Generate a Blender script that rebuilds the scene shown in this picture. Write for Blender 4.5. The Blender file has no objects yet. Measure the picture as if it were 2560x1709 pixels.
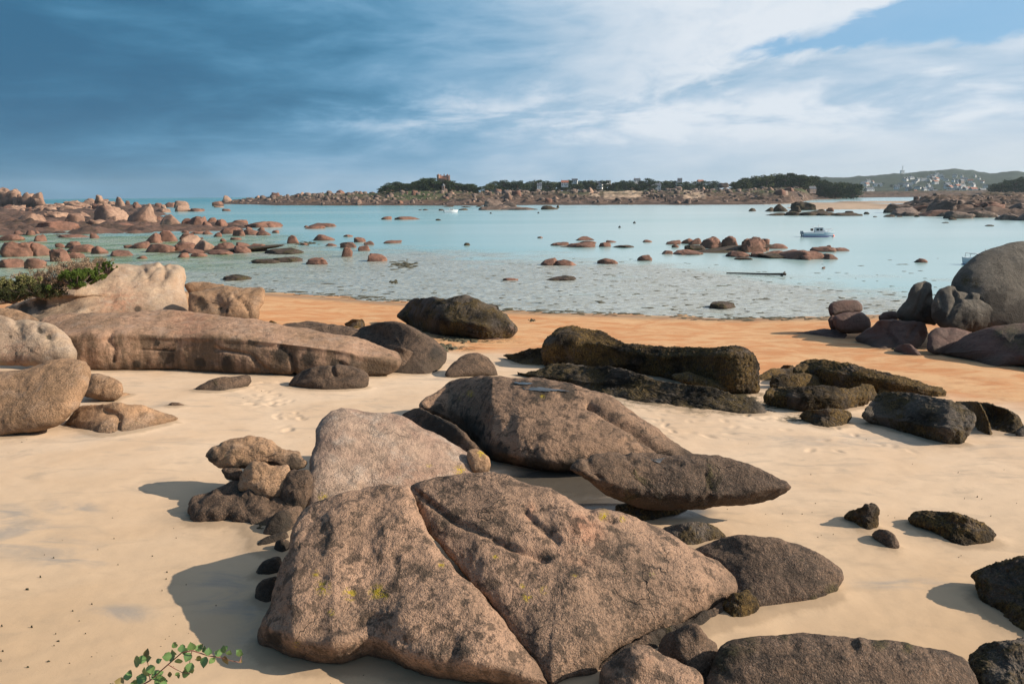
import bpy, math, random
import numpy as np
from mathutils import Matrix, Vector, Euler
R = math.radians
random.seed(7)
rng = np.random.default_rng(11)
scene = bpy.context.scene
COL = scene.collection

# ------------------------------------------------------------------ camera
CAMZ = 7.0
F = 1707.0                      # focal length in pixels of a 2560 px wide frame (24 mm)
PITCH = math.atan(369.5 / F)
ROLL = R(0.5)
cam_d = bpy.data.cameras.new('camera'); cam = bpy.data.objects.new('camera', cam_d); COL.objects.link(cam)
cam_d.lens = 24.0; cam_d.sensor_width = 36.0; cam_d.clip_start = 0.1; cam_d.clip_end = 40000
CM = Matrix.Rotation(math.pi/2 - PITCH, 3, 'X') @ Matrix.Rotation(-ROLL, 3, 'Z')
cam.matrix_world = Matrix.Translation((0, 0, CAMZ)) @ CM.to_4x4()
scene.camera = cam
CMN = np.array(CM)

# ------------------------------------------------------------------ light
SUN_EL = R(28.5); SUN_AZ = R(-4)      # from the right, a hair behind the camera
sd = (math.cos(SUN_AZ)*math.cos(SUN_EL), math.sin(SUN_AZ)*math.cos(SUN_EL), math.sin(SUN_EL))
sun_d = bpy.data.lights.new('sun', 'SUN'); sun = bpy.data.objects.new('sun', sun_d); COL.objects.link(sun)
sun_d.energy = 5.0; sun_d.angle = R(0.5); sun_d.color = (1.0, 0.88, 0.72)
sun.rotation_euler = Vector(sd).to_track_quat('Z', 'Y').to_euler()
scene.view_settings.view_transform = 'Standard'; scene.view_settings.look = 'None'
scene.view_settings.gamma = 1; scene.view_settings.exposure = 0.45

# ------------------------------------------------------------------ node helper
class NT:
    def __init__(s, tree):
        s.t = tree; s.n = tree.nodes; s.l = tree.links; s.n.clear()
    def node(s, typ, **kw):
        n = s.n.new(typ)
        for k, v in kw.items(): setattr(n, k, v)
        return n
    def put(s, sock, v):
        if v is None: return
        if isinstance(v, bpy.types.NodeSocket): s.l.new(v, sock)
        else:
            if sock.type == 'RGBA' and len(v) == 3: v = (*v, 1)
            sock.default_value = v
    def m(s, op, a, b=None, c=None, clamp=False):
        n = s.node('ShaderNodeMath', operation=op, use_clamp=clamp)
        s.put(n.inputs[0], a); s.put(n.inputs[1], b); s.put(n.inputs[2], c)
        return n.outputs[0]
    def vm(s, op, a, b=None):
        n = s.node('ShaderNodeVectorMath', operation=op); s.put(n.inputs[0], a); s.put(n.inputs[1], b)
        return n.outputs[0]
    def comb(s, x, y, z):
        n = s.node('ShaderNodeCombineXYZ'); s.put(n.inputs[0], x); s.put(n.inputs[1], y); s.put(n.inputs[2], z); return n.outputs[0]
    def sep(s, v):
        n = s.node('ShaderNodeSeparateXYZ'); s.put(n.inputs[0], v); return n.outputs
    def noise(s, vec, scale, detail=4, rough=0.55, dist=0.0, color=False):
        n = s.node('ShaderNodeTexNoise'); s.put(n.inputs['Vector'], vec); n.inputs['Scale'].default_value = scale
        n.inputs['Detail'].default_value = detail; n.inputs['Roughness'].default_value = rough; n.inputs['Distortion'].default_value = dist
        return n.outputs['Color' if color else 'Fac']
    def voro(s, vec, scale, feature='F1', out='Distance', rnd=1.0):
        n = s.node('ShaderNodeTexVoronoi', feature=feature); s.put(n.inputs['Vector'], vec); n.inputs['Scale'].default_value = scale
        n.inputs['Randomness'].default_value = rnd
        return n.outputs[out]
    def ss(s, x, a, b, lo=0.0, hi=1.0):
        n = s.node('ShaderNodeMapRange', interpolation_type='SMOOTHSTEP'); s.put(n.inputs['Value'], x)
        s.put(n.inputs['From Min'], a); s.put(n.inputs['From Max'], b); n.inputs['To Min'].default_value = lo; n.inputs['To Max'].default_value = hi
        return n.outputs[0]
    def mix(s, f, a, b, mode='MIX'):
        n = s.node('ShaderNodeMix', data_type='RGBA', blend_type=mode, clamp_factor=True)
        s.put(n.inputs[0], f); s.put(n.inputs[6], a); s.put(n.inputs[7], b); return n.outputs[2]
    def attr(s, name):
        return s.node('ShaderNodeAttribute', attribute_name=name).outputs['Fac']
    def bump(s, h, strength, dist, normal=None):
        n = s.node('ShaderNodeBump'); n.inputs['Strength'].default_value = strength; n.inputs['Distance'].default_value = dist
        s.put(n.inputs['Height'], h)
        if normal is not None: s.put(n.inputs['Normal'], normal)
        return n.outputs[0]
    def out(s, color, rough=0.8, normal=None, spec=0.5, **kw):
        p = s.node('ShaderNodeBsdfPrincipled'); s.put(p.inputs['Base Color'], color); s.put(p.inputs['Roughness'], rough)
        s.put(p.inputs['Specular IOR Level'], spec)
        for k, v in kw.items(): s.put(p.inputs[k.replace('_', ' ')], v)
        if normal is not None: s.put(p.inputs['Normal'], normal)
        o = s.node('ShaderNodeOutputMaterial'); s.l.new(p.outputs[0], o.inputs[0]); return p
def new_mat(name):
    m = bpy.data.materials.new(name); m.use_nodes = True; return m, NT(m.node_tree)
def srgb(r, g, b):
    f = lambda c: (c/255/12.92) if c/255 <= 0.04045 else ((c/255+0.055)/1.055)**2.4
    return (f(r), f(g), f(b))

# ------------------------------------------------------------------ world: overcast to the left, broken bright cloud to the right
w = bpy.data.worlds.new('World'); scene.world = w; w.use_nodes = True
T = NT(w.node_tree)
EXPO = 2**scene.view_settings.exposure
def sk(r, g, b, k=1.0): return tuple(c/EXPO*k for c in srgb(r, g, b))
SKYS = 0.1
gen = T.node('ShaderNodeTexCoord').outputs['Generated']
X, Y, Z = T.sep(gen)
az = T.m('MULTIPLY', T.m('ARCTAN2', X, Y), 57.2958)                 # degrees, right positive
el = T.m('MULTIPLY', T.m('ARCSINE', Z), 57.2958)
cv = T.comb(T.m('MULTIPLY', az, 0.03), T.m('MULTIPLY', T.m('SUBTRACT', el, T.m('MULTIPLY', az, 0.04)), 0.13), 0)
n1 = T.noise(cv, 1.6, 6, 0.55, 0.5)
cv2 = T.comb(T.m('MULTIPLY', az, 0.06), T.m('MULTIPLY', T.m('SUBTRACT', el, T.m('MULTIPLY', az, 0.02)), 0.24), 3.3)
n2 = T.noise(cv2, 1.9, 8, 0.58, 0.3)
cv3 = T.comb(T.m('MULTIPLY', az, 0.12), T.m('MULTIPLY', T.m('SUBTRACT', el, T.m('MULTIPLY', az, 0.07)), 0.26), 9.1)
n3 = T.noise(cv3, 2.4, 8, 0.6, 0.35)
# pale fraction: grows to the right, with streaks
f0 = T.ss(az, -40, 24)
f = T.m('ADD', T.m('MULTIPLY', f0, 0.78), T.m('MULTIPLY', T.m('SUBTRACT', n2, 0.5), 0.56))
f = T.m('ADD', f, T.m('MULTIPLY', T.m('SUBTRACT', n1, 0.5), 0.6))
f = T.m('ADD', f, T.m('MULTIPLY', T.ss(el, 9, 0), T.ss(az, 30, -10, 0.02, 0.20)), clamp=True)
bnd = T.m('MULTIPLY', T.m('MULTIPLY', T.ss(T.m('ABSOLUTE', T.m('SUBTRACT', el, T.m('ADD', 6.0, T.m('MULTIPLY', T.m('SUBTRACT', n3, .5), 5)))), 2.6, 0), T.ss(az, -30, 2)), T.ss(n2, .42, .62))
f = T.m('ADD', f, T.m('MULTIPLY', bnd, .26), clamp=True)
ramp = T.node('ShaderNodeValToRGB'); T.put(ramp.inputs[0], f)
cr = ramp.color_ramp; cr.interpolation = 'B_SPLINE'
for i, (p, c) in enumerate([(0.0, (50, 102, 138)), (0.22, (68, 128, 164)), (0.42, (106, 160, 196)), (0.62, (160, 192, 218)), (0.8, (200, 216, 232)), (1.0, (230, 237, 245))]):
    e = cr.elements[i] if i < 2 else cr.elements.new(p)
    e.position = p; e.color = (*sk(*c), 1)
skyc = ramp.outputs[0]
# bright bank, upper right of centre
bank = T.m('MULTIPLY', T.ss(T.m('ADD', az, T.m('MULTIPLY', T.m('SUBTRACT', n3, .5), 9)), -1, 18),
           T.ss(T.m('ADD', T.m('SUBTRACT', el, T.m('MULTIPLY', T.m('SUBTRACT', az, 20), 0.24)), T.m('MULTIPLY', T.m('SUBTRACT', n3, .5), 7)), 8.6, 11.2))
skyc = T.mix(T.m('MULTIPLY', T.m('MULTIPLY', bank, T.ss(n3, .3, .55, .72, 1.0)), 0.95), skyc, sk(228, 235, 243))
# clear blue wedge below the bank, widening to the right
wob = T.m('MULTIPLY', T.m('SUBTRACT', n3, 0.5), 2.6)
mid = T.m('ADD', T.m('ADD', T.m('MULTIPLY', T.m('SUBTRACT', az, 17.0), 0.105), 9.95), wob)
half = T.m('ADD', T.m('MULTIPLY', T.m('SUBTRACT', az, 15.5), 0.115), 0.0)
dd = T.m('SUBTRACT', half, T.m('ABSOLUTE', T.m('SUBTRACT', el, mid)))
gap = T.m('MULTIPLY', T.ss(dd, -0.25, 0.55), T.ss(az, 15, 19))
sky = T.node('ShaderNodeTexSky', sky_type='NISHITA'); sky.sun_disc = False
sky.sun_elevation = SUN_EL; sky.sun_rotation = math.pi/2 - SUN_AZ
nish = T.vm('MULTIPLY', sky.outputs[0], (SKYS, SKYS, SKYS))
gapc = T.mix(0.75, nish, sk(118, 178, 222))
skyc = T.mix(T.m('MULTIPLY', gap, 0.9), skyc, gapc)
# warmer, paler near the right horizon
skyc = T.mix(T.m('MULTIPLY', T.ss(el, 6, 0), T.ss(az, 0, 34, 0.0, 0.75)), skyc, sk(205, 214, 222))
# overhead and behind: Nishita shows through thin cloud
skyc = T.mix(T.ss(el, 22, 60, 0, 0.55), skyc, nish)
skyc = T.vm('MULTIPLY', skyc, (1/SKYS, 1/SKYS, 1/SKYS))
bg = T.node('ShaderNodeBackground'); T.put(bg.inputs[0], skyc); bg.inputs[1].default_value = SKYS
T.l.new(bg.outputs[0], T.node('ShaderNodeOutputWorld').inputs[0])

# ------------------------------------------------------------------ numpy noise
def _h(ix, iy, iz, seed):
    n = (ix*374761393 + iy*668265263 + iz*2147483647 + seed*1274126177) & 0xffffffff
    n = ((n ^ (n >> 13)) * 1274126177) & 0xffffffff
    n = ((n ^ (n >> 16)) * 2246822519) & 0xffffffff
    return (n ^ (n >> 15)) & 0xffffffff
_G = rng.normal(size=(256, 3)); _G /= np.linalg.norm(_G, axis=1)[:, None]
def perlin(P, seed=0):
    P = np.asarray(P, float); i = np.floor(P).astype(np.int64); f_ = P - i
    u = f_*f_*f_*(f_*(f_*6-15)+10); r = 0
    for dx in (0, 1):
        wx = u[:, 0] if dx else 1-u[:, 0]
        for dy in (0, 1):
            wy = u[:, 1] if dy else 1-u[:, 1]
            for dz in (0, 1):
                wz = u[:, 2] if dz else 1-u[:, 2]
                g = _G[_h(i[:, 0]+dx, i[:, 1]+dy, i[:, 2]+dz, seed) & 255]
                d = (f_ - (dx, dy, dz))
                r = r + wx*wy*wz*(g*d).sum(1)
    return r*1.5
def fbm(P, scale, octv=4, seed=0, gain=0.5, ridged=False):
    P = np.asarray(P, float)*scale; a = 1.0; t = 0
    for o in range(octv):
        n = perlin(P + o*17.3, seed+o)
        t = t + a*((1-2*np.abs(n)) if ridged else n); a *= gain; P = P*2.03
    return t

# ------------------------------------------------------------------ beach shape and pixel -> point
_WX = np.array([-400, -80, -40, -18, 0, 11.7, 18, 40, 400.]); _WY = np.array([60, 60, 55, 50, 41.3, 38.3, 38.5, 41, 60.])
_SX = np.array([-3000, -400, -120, -30, 0, 8, 15, 25, 33, 41, 70, 200.]); _SZ = np.array([-12, -6, -2.2, -.35, 0, .38, .9, 1.75, 2.25, 2.5, 3.2, 6.])
def terrain(x, y):
    s = np.interp(x, _WX, _WY) - y
    return np.interp(s, _SX, _SZ)
def ray(px, py):
    px = np.asarray(px, float); py = np.asarray(py, float)
    d = np.stack([(px-1280)/F, -(py-854.5)/F, -np.ones_like(px*1.0)], -1)
    return d @ CMN.T
def ground(px, py, water=True):
    px = np.atleast_1d(np.asarray(px, float)); py = np.atleast_1d(np.asarray(py, float))
    d = ray(px, py); dz = np.minimum(d[:, 2], -0.0012)
    lo = (CAMZ-6.0)/-dz*0; hi = (CAMZ+1)/-dz
    for _ in range(40):
        t = (lo+hi)/2; x = d[:, 0]*t; y = d[:, 1]*t; g = terrain(x, y)
        if water: g = np.maximum(g, 0)
        above = CAMZ + dz*t > g
        lo = np.where(above, t, lo); hi = np.where(above, hi, t)
    t = (lo+hi)/2
    return np.stack([d[:, 0]*t, d[:, 1]*t, CAMZ+dz*t], -1)

# ------------------------------------------------------------------ mesh helpers
def mesh_obj(name, V, Fc, mat, loc=(0, 0, 0), parent=None, smooth=True, attrs=None, mats=None, midx=None):
    me = bpy.data.meshes.new(name)
    V = np.asarray(V, float) - np.asarray(loc, float)
    if isinstance(Fc, np.ndarray):
        me.vertices.add(len(V)); me.vertices.foreach_set('co', V.ravel())
        k = Fc.shape[1]; me.loops.add(Fc.size); me.loops.foreach_set('vertex_index', Fc.ravel().astype(np.int32))
        me.polygons.add(len(Fc)); me.polygons.foreach_set('loop_start', np.arange(len(Fc), dtype=np.int32)*k)
        me.update(calc_edges=True)
    else:
        me.from_pydata([tuple(v) for v in V], [], Fc); me.update()
    if smooth: me.polygons.foreach_set('use_smooth', [True]*len(me.polygons))
    for k_, a in (attrs or {}).items():
        at = me.attributes.new(k_, 'FLOAT', 'POINT'); at.data.foreach_set('value', np.asarray(a, np.float32))
    if mats:
        for m_ in mats: me.materials.append(m_)
        me.polygons.foreach_set('material_index', np.asarray(midx, np.int32))
    elif mat: me.materials.append(mat)
    o = bpy.data.objects.new(name, me); o.location = loc; COL.objects.link(o)
    if parent is not None: o.parent = parent
    return o
def tag(o, label=None, cat=None, group=None, kind=None):
    if label: o['label'] = label
    if cat: o['category'] = cat
    if group: o['group'] = group
    if kind: o['kind'] = kind
    return o
def empty(name, loc, rz=0):
    o = bpy.data.objects.new(name, None); o.location = loc; o.rotation_euler = (0, 0, rz); COL.objects.link(o); return o
def copy_tree(o, parent=None):
    c = o.copy(); COL.objects.link(c); c.parent = parent
    for ch in KIDS.get(o.name, [k for k in o.children]): copy_tree(ch, c)
    return c
KIDS = {}
def vnormals(V, Fc):
    N = np.zeros_like(V)
    if Fc.shape[1] == 4: fn = np.cross(V[Fc[:, 2]]-V[Fc[:, 0]], V[Fc[:, 3]]-V[Fc[:, 1]])
    else: fn = np.cross(V[Fc[:, 1]]-V[Fc[:, 0]], V[Fc[:, 2]]-V[Fc[:, 0]])
    for k in range(Fc.shape[1]): np.add.at(N, Fc[:, k], fn)
    return N/(np.linalg.norm(N, axis=1)[:, None]+1e-12)

# ------------------------------------------------------------------ materials: rock
def rock_mat(name, A, B, dark, grain=1.0, stain=0.35, moss=(0.055, 0.043, 0.018), mossamt=0.0, pale=0.0, rough=0.85, gs=1.0, streak=0.0, bumpk=1.0, spec=0.3):
    m, t = new_mat(name)
    tc = t.node('ShaderNodeTexCoord').outputs['Object']
    oi = t.node('ShaderNodeObjectInfo').outputs['Random']
    v = t.vm('ADD', tc, t.comb(t.m('MULTIPLY', oi, 37.0), t.m('MULTIPLY', oi, 11.0), 0))
    big = t.noise(v, 0.9*gs, 5, 0.6, 0.3)
    md = t.noise(v, 3.4*gs, 6, 0.62, 0.4)
    fine = t.noise(v, 24*gs, 4, 0.7)
    sp = t.noise(v, 62*gs, 2, 0.6)
    cell = t.voro(v, 80*gs, out='Color')
    cx = t.sep(cell)[0]
    c = t.mix(t.ss(big, 0.36, 0.64), A, B)
    c = t.mix(t.ss(md, 0.52, 0.72, 0, stain), c, dark)
    c = t.mix(t.m('MULTIPLY', t.ss(t.noise(v, 1.7*gs, 7, .7, .8), .55, .7), stain*0.9), c, dark)
    if pale: c = t.mix(t.m('MULTIPLY', t.ss(t.noise(v, 2.1*gs, 5, .65), .48, .66), pale), c, (0.42, 0.35, 0.29))
    if streak:
        sv = t.vm('MULTIPLY', v, (1.0, 1.0, 0.12))
        s1 = t.noise(sv, 2.6*gs, 5, .65)
        nz = t.sep(t.node('ShaderNodeNewGeometry').outputs['Normal'])[2]
        c = t.mix(t.m('MULTIPLY', t.m('MULTIPLY', t.ss(s1, .42, .58), streak), t.ss(nz, 0.92, 0.6)), c, (0.065, 0.045, 0.026))
    # crystals: pink feldspar, pale quartz, black mica
    g = grain; gm = t.ss(t.noise(v, 1.3*gs, 5, .65, .4), .36, .62, .35, 1.25)
    def gk(f_): return t.m('MULTIPLY', f_, gm)
    c = t.mix(gk(t.ss(sp, 0.55, 0.75, 0, 0.45*g)), c, (0.52, 0.40, 0.31))
    c = t.mix(t.ss(cx, 0.75, 0.8, 0, 0.42*g), c, t.mix(0.5, A, (0.5, 0.3, 0.2)))
    c = t.mix(gk(t.ss(cx, 0.27, 0.22, 0, 0.55*g)), c, (0.03, 0.025, 0.022))
    c = t.mix(gk(t.ss(fine, 0.55, 0.74, 0, 0.6*g)), c, dark)
    # lichen / pink / wet mark and painted shade masks given per rock
    lich = t.m('MULTIPLY', t.attr('lichen'), t.ss(t.noise(v, 22, 3, .7), .47, .53))
    lich2 = t.m('MULTIPLY', t.ss(t.noise(v, 2.3, 2, .5), .68, .72), t.ss(t.noise(v, 19, 3, .7), .6, .66))
    c = t.mix(t.m('MULTIPLY', t.attr('pink'), t.ss(md, .35, .6, 0, .6)), c, (0.42, 0.20, 0.12))
    blk = t.noise(v, 5.0*gs, 9, .74, .3)
    c = t.mix(t.ss(blk, .51, .57, 0, .85*stain), c, dark)
    c = t.mix(t.m('MULTIPLY', t.ss(t.m('ADD', t.attr('stain'), t.m('MULTIPLY', t.m('SUBTRACT', blk, .5), 1.6)), .42, .85), .85), c, (0.03, 0.024, 0.018))
    c = t.mix(lich2 if not mossamt else 0.0, c, (0.25, 0.22, 0.06))
    c = t.mix(lich, c, (0.42, 0.30, 0.02))
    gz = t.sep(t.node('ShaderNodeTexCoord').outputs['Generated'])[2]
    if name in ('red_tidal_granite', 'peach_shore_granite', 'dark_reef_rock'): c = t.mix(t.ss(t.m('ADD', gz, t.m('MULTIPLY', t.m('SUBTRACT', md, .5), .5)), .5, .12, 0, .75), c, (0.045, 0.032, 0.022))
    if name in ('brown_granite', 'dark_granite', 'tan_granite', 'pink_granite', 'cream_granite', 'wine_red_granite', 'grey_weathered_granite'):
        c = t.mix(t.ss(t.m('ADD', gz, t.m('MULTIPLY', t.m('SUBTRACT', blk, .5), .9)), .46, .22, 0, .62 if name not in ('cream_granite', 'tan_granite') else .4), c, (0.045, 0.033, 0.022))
    rg = rough
    h = t.m('ADD', t.m('MULTIPLY', sp, 0.5), t.m('ADD', t.m('MULTIPLY', fine, 0.9), t.m('ADD', t.m('MULTIPLY', t.noise(v, 9*gs, 5, .7), 1.4), t.m('MULTIPLY', md, 1.3))))
    wv = t.vm('ADD', v, t.vm('MULTIPLY', t.noise(v, 1.2, 4, .6, color=True), (1.3, 1.3, 1.3)))
    ce = t.voro(wv, .55*gs, feature='DISTANCE_TO_EDGE')
    crk = t.m('MULTIPLY', t.ss(ce, .007, .001), t.ss(t.noise(v, .7*gs, 2, .5), .56, .64))
    c = t.mix(t.m('MULTIPLY', crk, .45), c, (0.02, 0.015, 0.012)); h = t.m('SUBTRACT', h, t.m('MULTIPLY', crk, 1.0))
    mattr = t.attr('moss')
    mk = t.m('ADD', mattr, t.ss(t.noise(v, 1.3, 5, .65, .5), .62-.34*mossamt, .74-.34*mossamt) if mossamt else 0.0, clamp=True)
    mk = t.m('MULTIPLY', mk, t.ss(t.noise(v, 7, 4, .7), .32, .5))
    mc = t.mix(t.ss(t.noise(t.vm('MULTIPLY', v, (1, 1, .5)), 26, 5, .85), .36, .66), tuple(x*0.15 for x in moss), tuple(x*3.2 for x in moss))
    mc = t.mix(t.ss(t.noise(v, 1.1, 3, .6), .45, .65), mc, tuple(x*.22 for x in moss))
    c = t.mix(mk, c, mc)
    h = t.m('ADD', h, t.m('MULTIPLY', mk, t.m('MULTIPLY', t.noise(t.vm('MULTIPLY', v, (1, 1, .45)), 30, 4, .8), 3.0)))
    nrm = t.bump(h, 0.85*bumpk, 0.035)
    t.out(c, rg, nrm, spec)
    return m
M = {}
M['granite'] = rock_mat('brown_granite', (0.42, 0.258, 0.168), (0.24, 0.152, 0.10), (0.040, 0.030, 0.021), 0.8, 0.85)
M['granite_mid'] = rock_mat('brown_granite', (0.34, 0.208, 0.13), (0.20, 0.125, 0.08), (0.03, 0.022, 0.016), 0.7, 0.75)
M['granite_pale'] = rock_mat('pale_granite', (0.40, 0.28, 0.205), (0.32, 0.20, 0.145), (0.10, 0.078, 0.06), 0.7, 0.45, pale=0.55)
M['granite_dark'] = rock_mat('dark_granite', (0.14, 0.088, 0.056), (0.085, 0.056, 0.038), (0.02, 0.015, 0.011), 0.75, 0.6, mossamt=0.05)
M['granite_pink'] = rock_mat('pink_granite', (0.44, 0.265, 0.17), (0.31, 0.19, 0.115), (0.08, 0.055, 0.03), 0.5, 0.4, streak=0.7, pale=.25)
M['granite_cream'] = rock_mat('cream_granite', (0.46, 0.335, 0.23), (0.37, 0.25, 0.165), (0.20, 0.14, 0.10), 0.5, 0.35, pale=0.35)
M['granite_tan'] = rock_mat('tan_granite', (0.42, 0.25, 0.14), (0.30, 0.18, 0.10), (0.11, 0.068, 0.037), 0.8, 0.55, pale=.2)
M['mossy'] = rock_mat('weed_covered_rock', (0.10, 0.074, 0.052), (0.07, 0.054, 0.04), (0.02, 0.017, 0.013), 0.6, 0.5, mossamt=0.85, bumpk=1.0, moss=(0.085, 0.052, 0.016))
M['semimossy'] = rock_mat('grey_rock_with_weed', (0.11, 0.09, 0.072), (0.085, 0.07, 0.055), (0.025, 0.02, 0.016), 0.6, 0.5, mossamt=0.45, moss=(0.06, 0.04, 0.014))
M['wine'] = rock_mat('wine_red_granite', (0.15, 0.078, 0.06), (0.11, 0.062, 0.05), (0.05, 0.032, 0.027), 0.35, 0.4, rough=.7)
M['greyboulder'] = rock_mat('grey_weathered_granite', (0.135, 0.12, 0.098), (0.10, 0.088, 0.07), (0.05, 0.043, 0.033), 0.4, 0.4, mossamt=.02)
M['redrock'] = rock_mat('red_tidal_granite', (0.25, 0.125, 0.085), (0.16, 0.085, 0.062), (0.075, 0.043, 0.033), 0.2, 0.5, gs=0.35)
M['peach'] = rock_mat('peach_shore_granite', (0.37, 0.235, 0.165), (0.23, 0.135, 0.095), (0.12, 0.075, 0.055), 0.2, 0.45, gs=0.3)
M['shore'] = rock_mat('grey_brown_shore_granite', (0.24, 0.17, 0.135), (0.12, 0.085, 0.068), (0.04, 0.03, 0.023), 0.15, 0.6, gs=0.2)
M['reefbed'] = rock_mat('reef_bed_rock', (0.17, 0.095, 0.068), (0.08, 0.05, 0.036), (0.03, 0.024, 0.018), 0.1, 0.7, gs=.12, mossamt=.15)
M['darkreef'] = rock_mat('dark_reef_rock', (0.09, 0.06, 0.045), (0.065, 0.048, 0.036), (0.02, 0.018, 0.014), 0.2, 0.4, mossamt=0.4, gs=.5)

# ------------------------------------------------------------------ outlined rock: a closed solid whose rim follows an outline, with its own depth and thickness
def sstep(x, a, b): q = np.clip((x-a)/(b-a), 0, 1); return q*q*(3-2*q)
def catmull(P, n):
    P = np.asarray(P, float); k = len(P)
    seg = np.linalg.norm(np.roll(P, -1, 0)-P, axis=1); cum = np.concatenate([[0], np.cumsum(seg)])
    s = np.linspace(0, cum[-1], n, endpoint=False); i = np.clip(np.searchsorted(cum, s, 'right')-1, 0, k-1)
    t = ((s-cum[i])/np.maximum(seg[i], 1e-6))[:, None]
    p0, p1, p2, p3 = P[(i-1) % k], P[i], P[(i+1) % k], P[(i+2) % k]
    c = 0.5*((2*p1)+(-p0+p2)*t+(2*p0-5*p1+4*p2-p3)*t*t+(-p0+3*p1-3*p2+p3)*t**3)
    lin = p1+(p2-p1)*t
    return 0.5*c+0.5*lin
def pldist(P, line):
    L = np.asarray(line, float); best = np.full(len(P), 1e9)
    for a, b in zip(L[:-1], L[1:]):
        ab = b-a; t = np.clip(((P-a)@ab)/(ab@ab+1e-9), 0, 1)
        best = np.minimum(best, np.linalg.norm(P-(a+t[:, None]*ab), axis=1))
    return best
def ybot(poly, x):
    a = poly; b = np.roll(poly, -1, 0); r = np.full(len(x), -1e9)
    for p, q in zip(a, b):
        if abs(q[0]-p[0]) < 1e-6: continue
        lo, hi = min(p[0], q[0]), max(p[0], q[0])
        k = (x >= lo-1e-6) & (x <= hi+1e-6)
        yy = p[1]+(q[1]-p[1])*(x-p[0])/(q[0]-p[0])
        r = np.where(k, np.maximum(r, yy), r)
    return r
SEED = [100]
ROCKS = {}
def rock(outline, mat, label, lean=1.6, b=0.30, back=0.5, p=2.2, gy=None, rough=1.0, grooves=(), bumps=(), lichen=(), pink=(), stain=(), moss=(),
         name='boulder', cat='boulder', group=None, center=None, tex=1.0, sink=0.06, res=1.0, contact=None, edge=None, lowlean=.12, ew=9):
    SEED[0] += 7; sd_ = SEED[0]
    O = np.asarray(outline, float)
    per = np.linalg.norm(np.roll(O, -1, 0)-O, axis=1).sum()
    res = res*(1.7 if mat in ('mossy', 'semimossy') else 1)
    ns = int(np.clip(per/5.0*res, 48, 560)); nr = int(np.clip(ns/5.5, 12, 96))
    Q = catmull(O, ns)
    x, y = Q[:, 0], Q[:, 1]; x1, y1 = np.roll(x, -1), np.roll(y, -1)
    cr_ = x*y1-x1*y; A = cr_.sum()/2
    c = np.array([((x+x1)*cr_).sum(), ((y+y1)*cr_).sum()])/(6*A) if center is None else np.array(center, float)
    if A < 0: Q = Q[::-1].copy()
    # rim distance along each ray
    d = ray(Q[:, 0], Q[:, 1])
    if gy is None:
        xm = np.clip(Q[:, 0], Q[:, 0].min()+1, Q[:, 0].max()-1)
        yb = ybot(Q, xm)
        xa, xb = Q[:, 0].min(), Q[:, 0].max(); xs = np.linspace(xa+.1*(xb-xa), xb-.1*(xb-xa), 26); ys = ybot(Q, xs)
        ysm = np.convolve(np.pad(ys, 3, 'edge'), np.ones(7)/7, 'valid'); ysm = np.maximum(ysm, ys-4)
        sl = np.clip((ysm[3]-ysm[0])/(xs[3]-xs[0]), -.25, .25); sr = np.clip((ysm[-1]-ysm[-4])/(xs[-1]-xs[-4]), -.25, .25)
        if contact: xs = np.array([q[0] for q in contact], float); ysm = np.array([q[1] for q in contact], float); sl = sr = 0
        yc = np.interp(Q[:, 0], xs, ysm)+np.minimum(Q[:, 0]-xs[0], 0)*sl+np.maximum(Q[:, 0]-xs[-1], 0)*sr
        G = ground(Q[:, 0], np.maximum(yc, Q[:, 1]))
    else:
        g1 = ground([c[0]], [gy])[0]; G = np.repeat(g1[None], len(Q), 0)
    # each ray meets a plane that leans back from the contact point
    fy, gz = G[:, 1], G[:, 2]
    t = (fy + lean*(CAMZ-gz))/(d[:, 1]-lean*d[:, 2])
    dist0 = t
    s_m = math.sqrt(abs(A))*np.median(t)/F
    dc = 1.0/(np.mean(1.0/dist0))
    # smooth rim distance a little
    for _ in range(3): dist0 = (np.roll(dist0, 1)+2*dist0+np.roll(dist0, -1))/4
    LS = np.stack([np.ones(len(Q)), (Q[:, 0]-c[0])/500, (Q[:, 1]-c[1])/500], 1)
    co = np.linalg.lstsq(LS, 1/dist0, rcond=None)[0]; res_ = 1/dist0-LS@co
    if edge:
        E = np.array(edge, float); E = E[np.argsort(E[:, 0])]
        cx_ = xs if gy is None else np.array([Q[:, 0].min(), Q[:, 0].max()]); cy_ = ysm if gy is None else np.array([gy, gy], float)
        def depthE(px):
            g0 = ground(px[:, 0], np.interp(px[:, 0], cx_, cy_)); dq = ray(px[:, 0], px[:, 1])
            ye = np.interp(px[:, 0], E[:, 0], E[:, 1]); de = ray(px[:, 0], ye)
            t1 = (g0[:, 1]+lowlean*(CAMZ-g0[:, 2]))/(dq[:, 1]-lowlean*dq[:, 2])
            te = (g0[:, 1]+lowlean*(CAMZ-g0[:, 2]))/(de[:, 1]-lowlean*de[:, 2]); ez = CAMZ+de[:, 2]*te
            t2 = (de[:, 1]*te+lean*(CAMZ-ez))/(dq[:, 1]-lean*dq[:, 2])
            q = sstep(ye-px[:, 1], -ew, ew)
            return t1*(1-q)+t2*q
        dist0 = depthE(Q); dc = depthE(c[None])[0]
    def depth(px, r_): return depthE(px) if edge else 1/(co[0]+co[1]*(px[:, 0]-c[0])/500+co[2]*(px[:, 1]-c[1])/500+res_*r_**2.2)
    if not edge: dc = 1/co[0]
    rho = np.sin(np.linspace(0, 1, nr+1)[1:]*math.pi/2)
    fx = [c[None]]; ft = [np.array([dc])]; fr = [np.array([0.])]
    for r_ in rho:
        fx.append(c+(Q-c)*r_); ft.append(depth(c+(Q-c)*r_, r_)); fr.append(np.full(ns, r_))
    PX = np.concatenate(fx); TT = np.concatenate(ft); RR = np.concatenate(fr)
    g = (1-np.clip(RR, 0, 1)**p)**(1/p)
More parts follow.
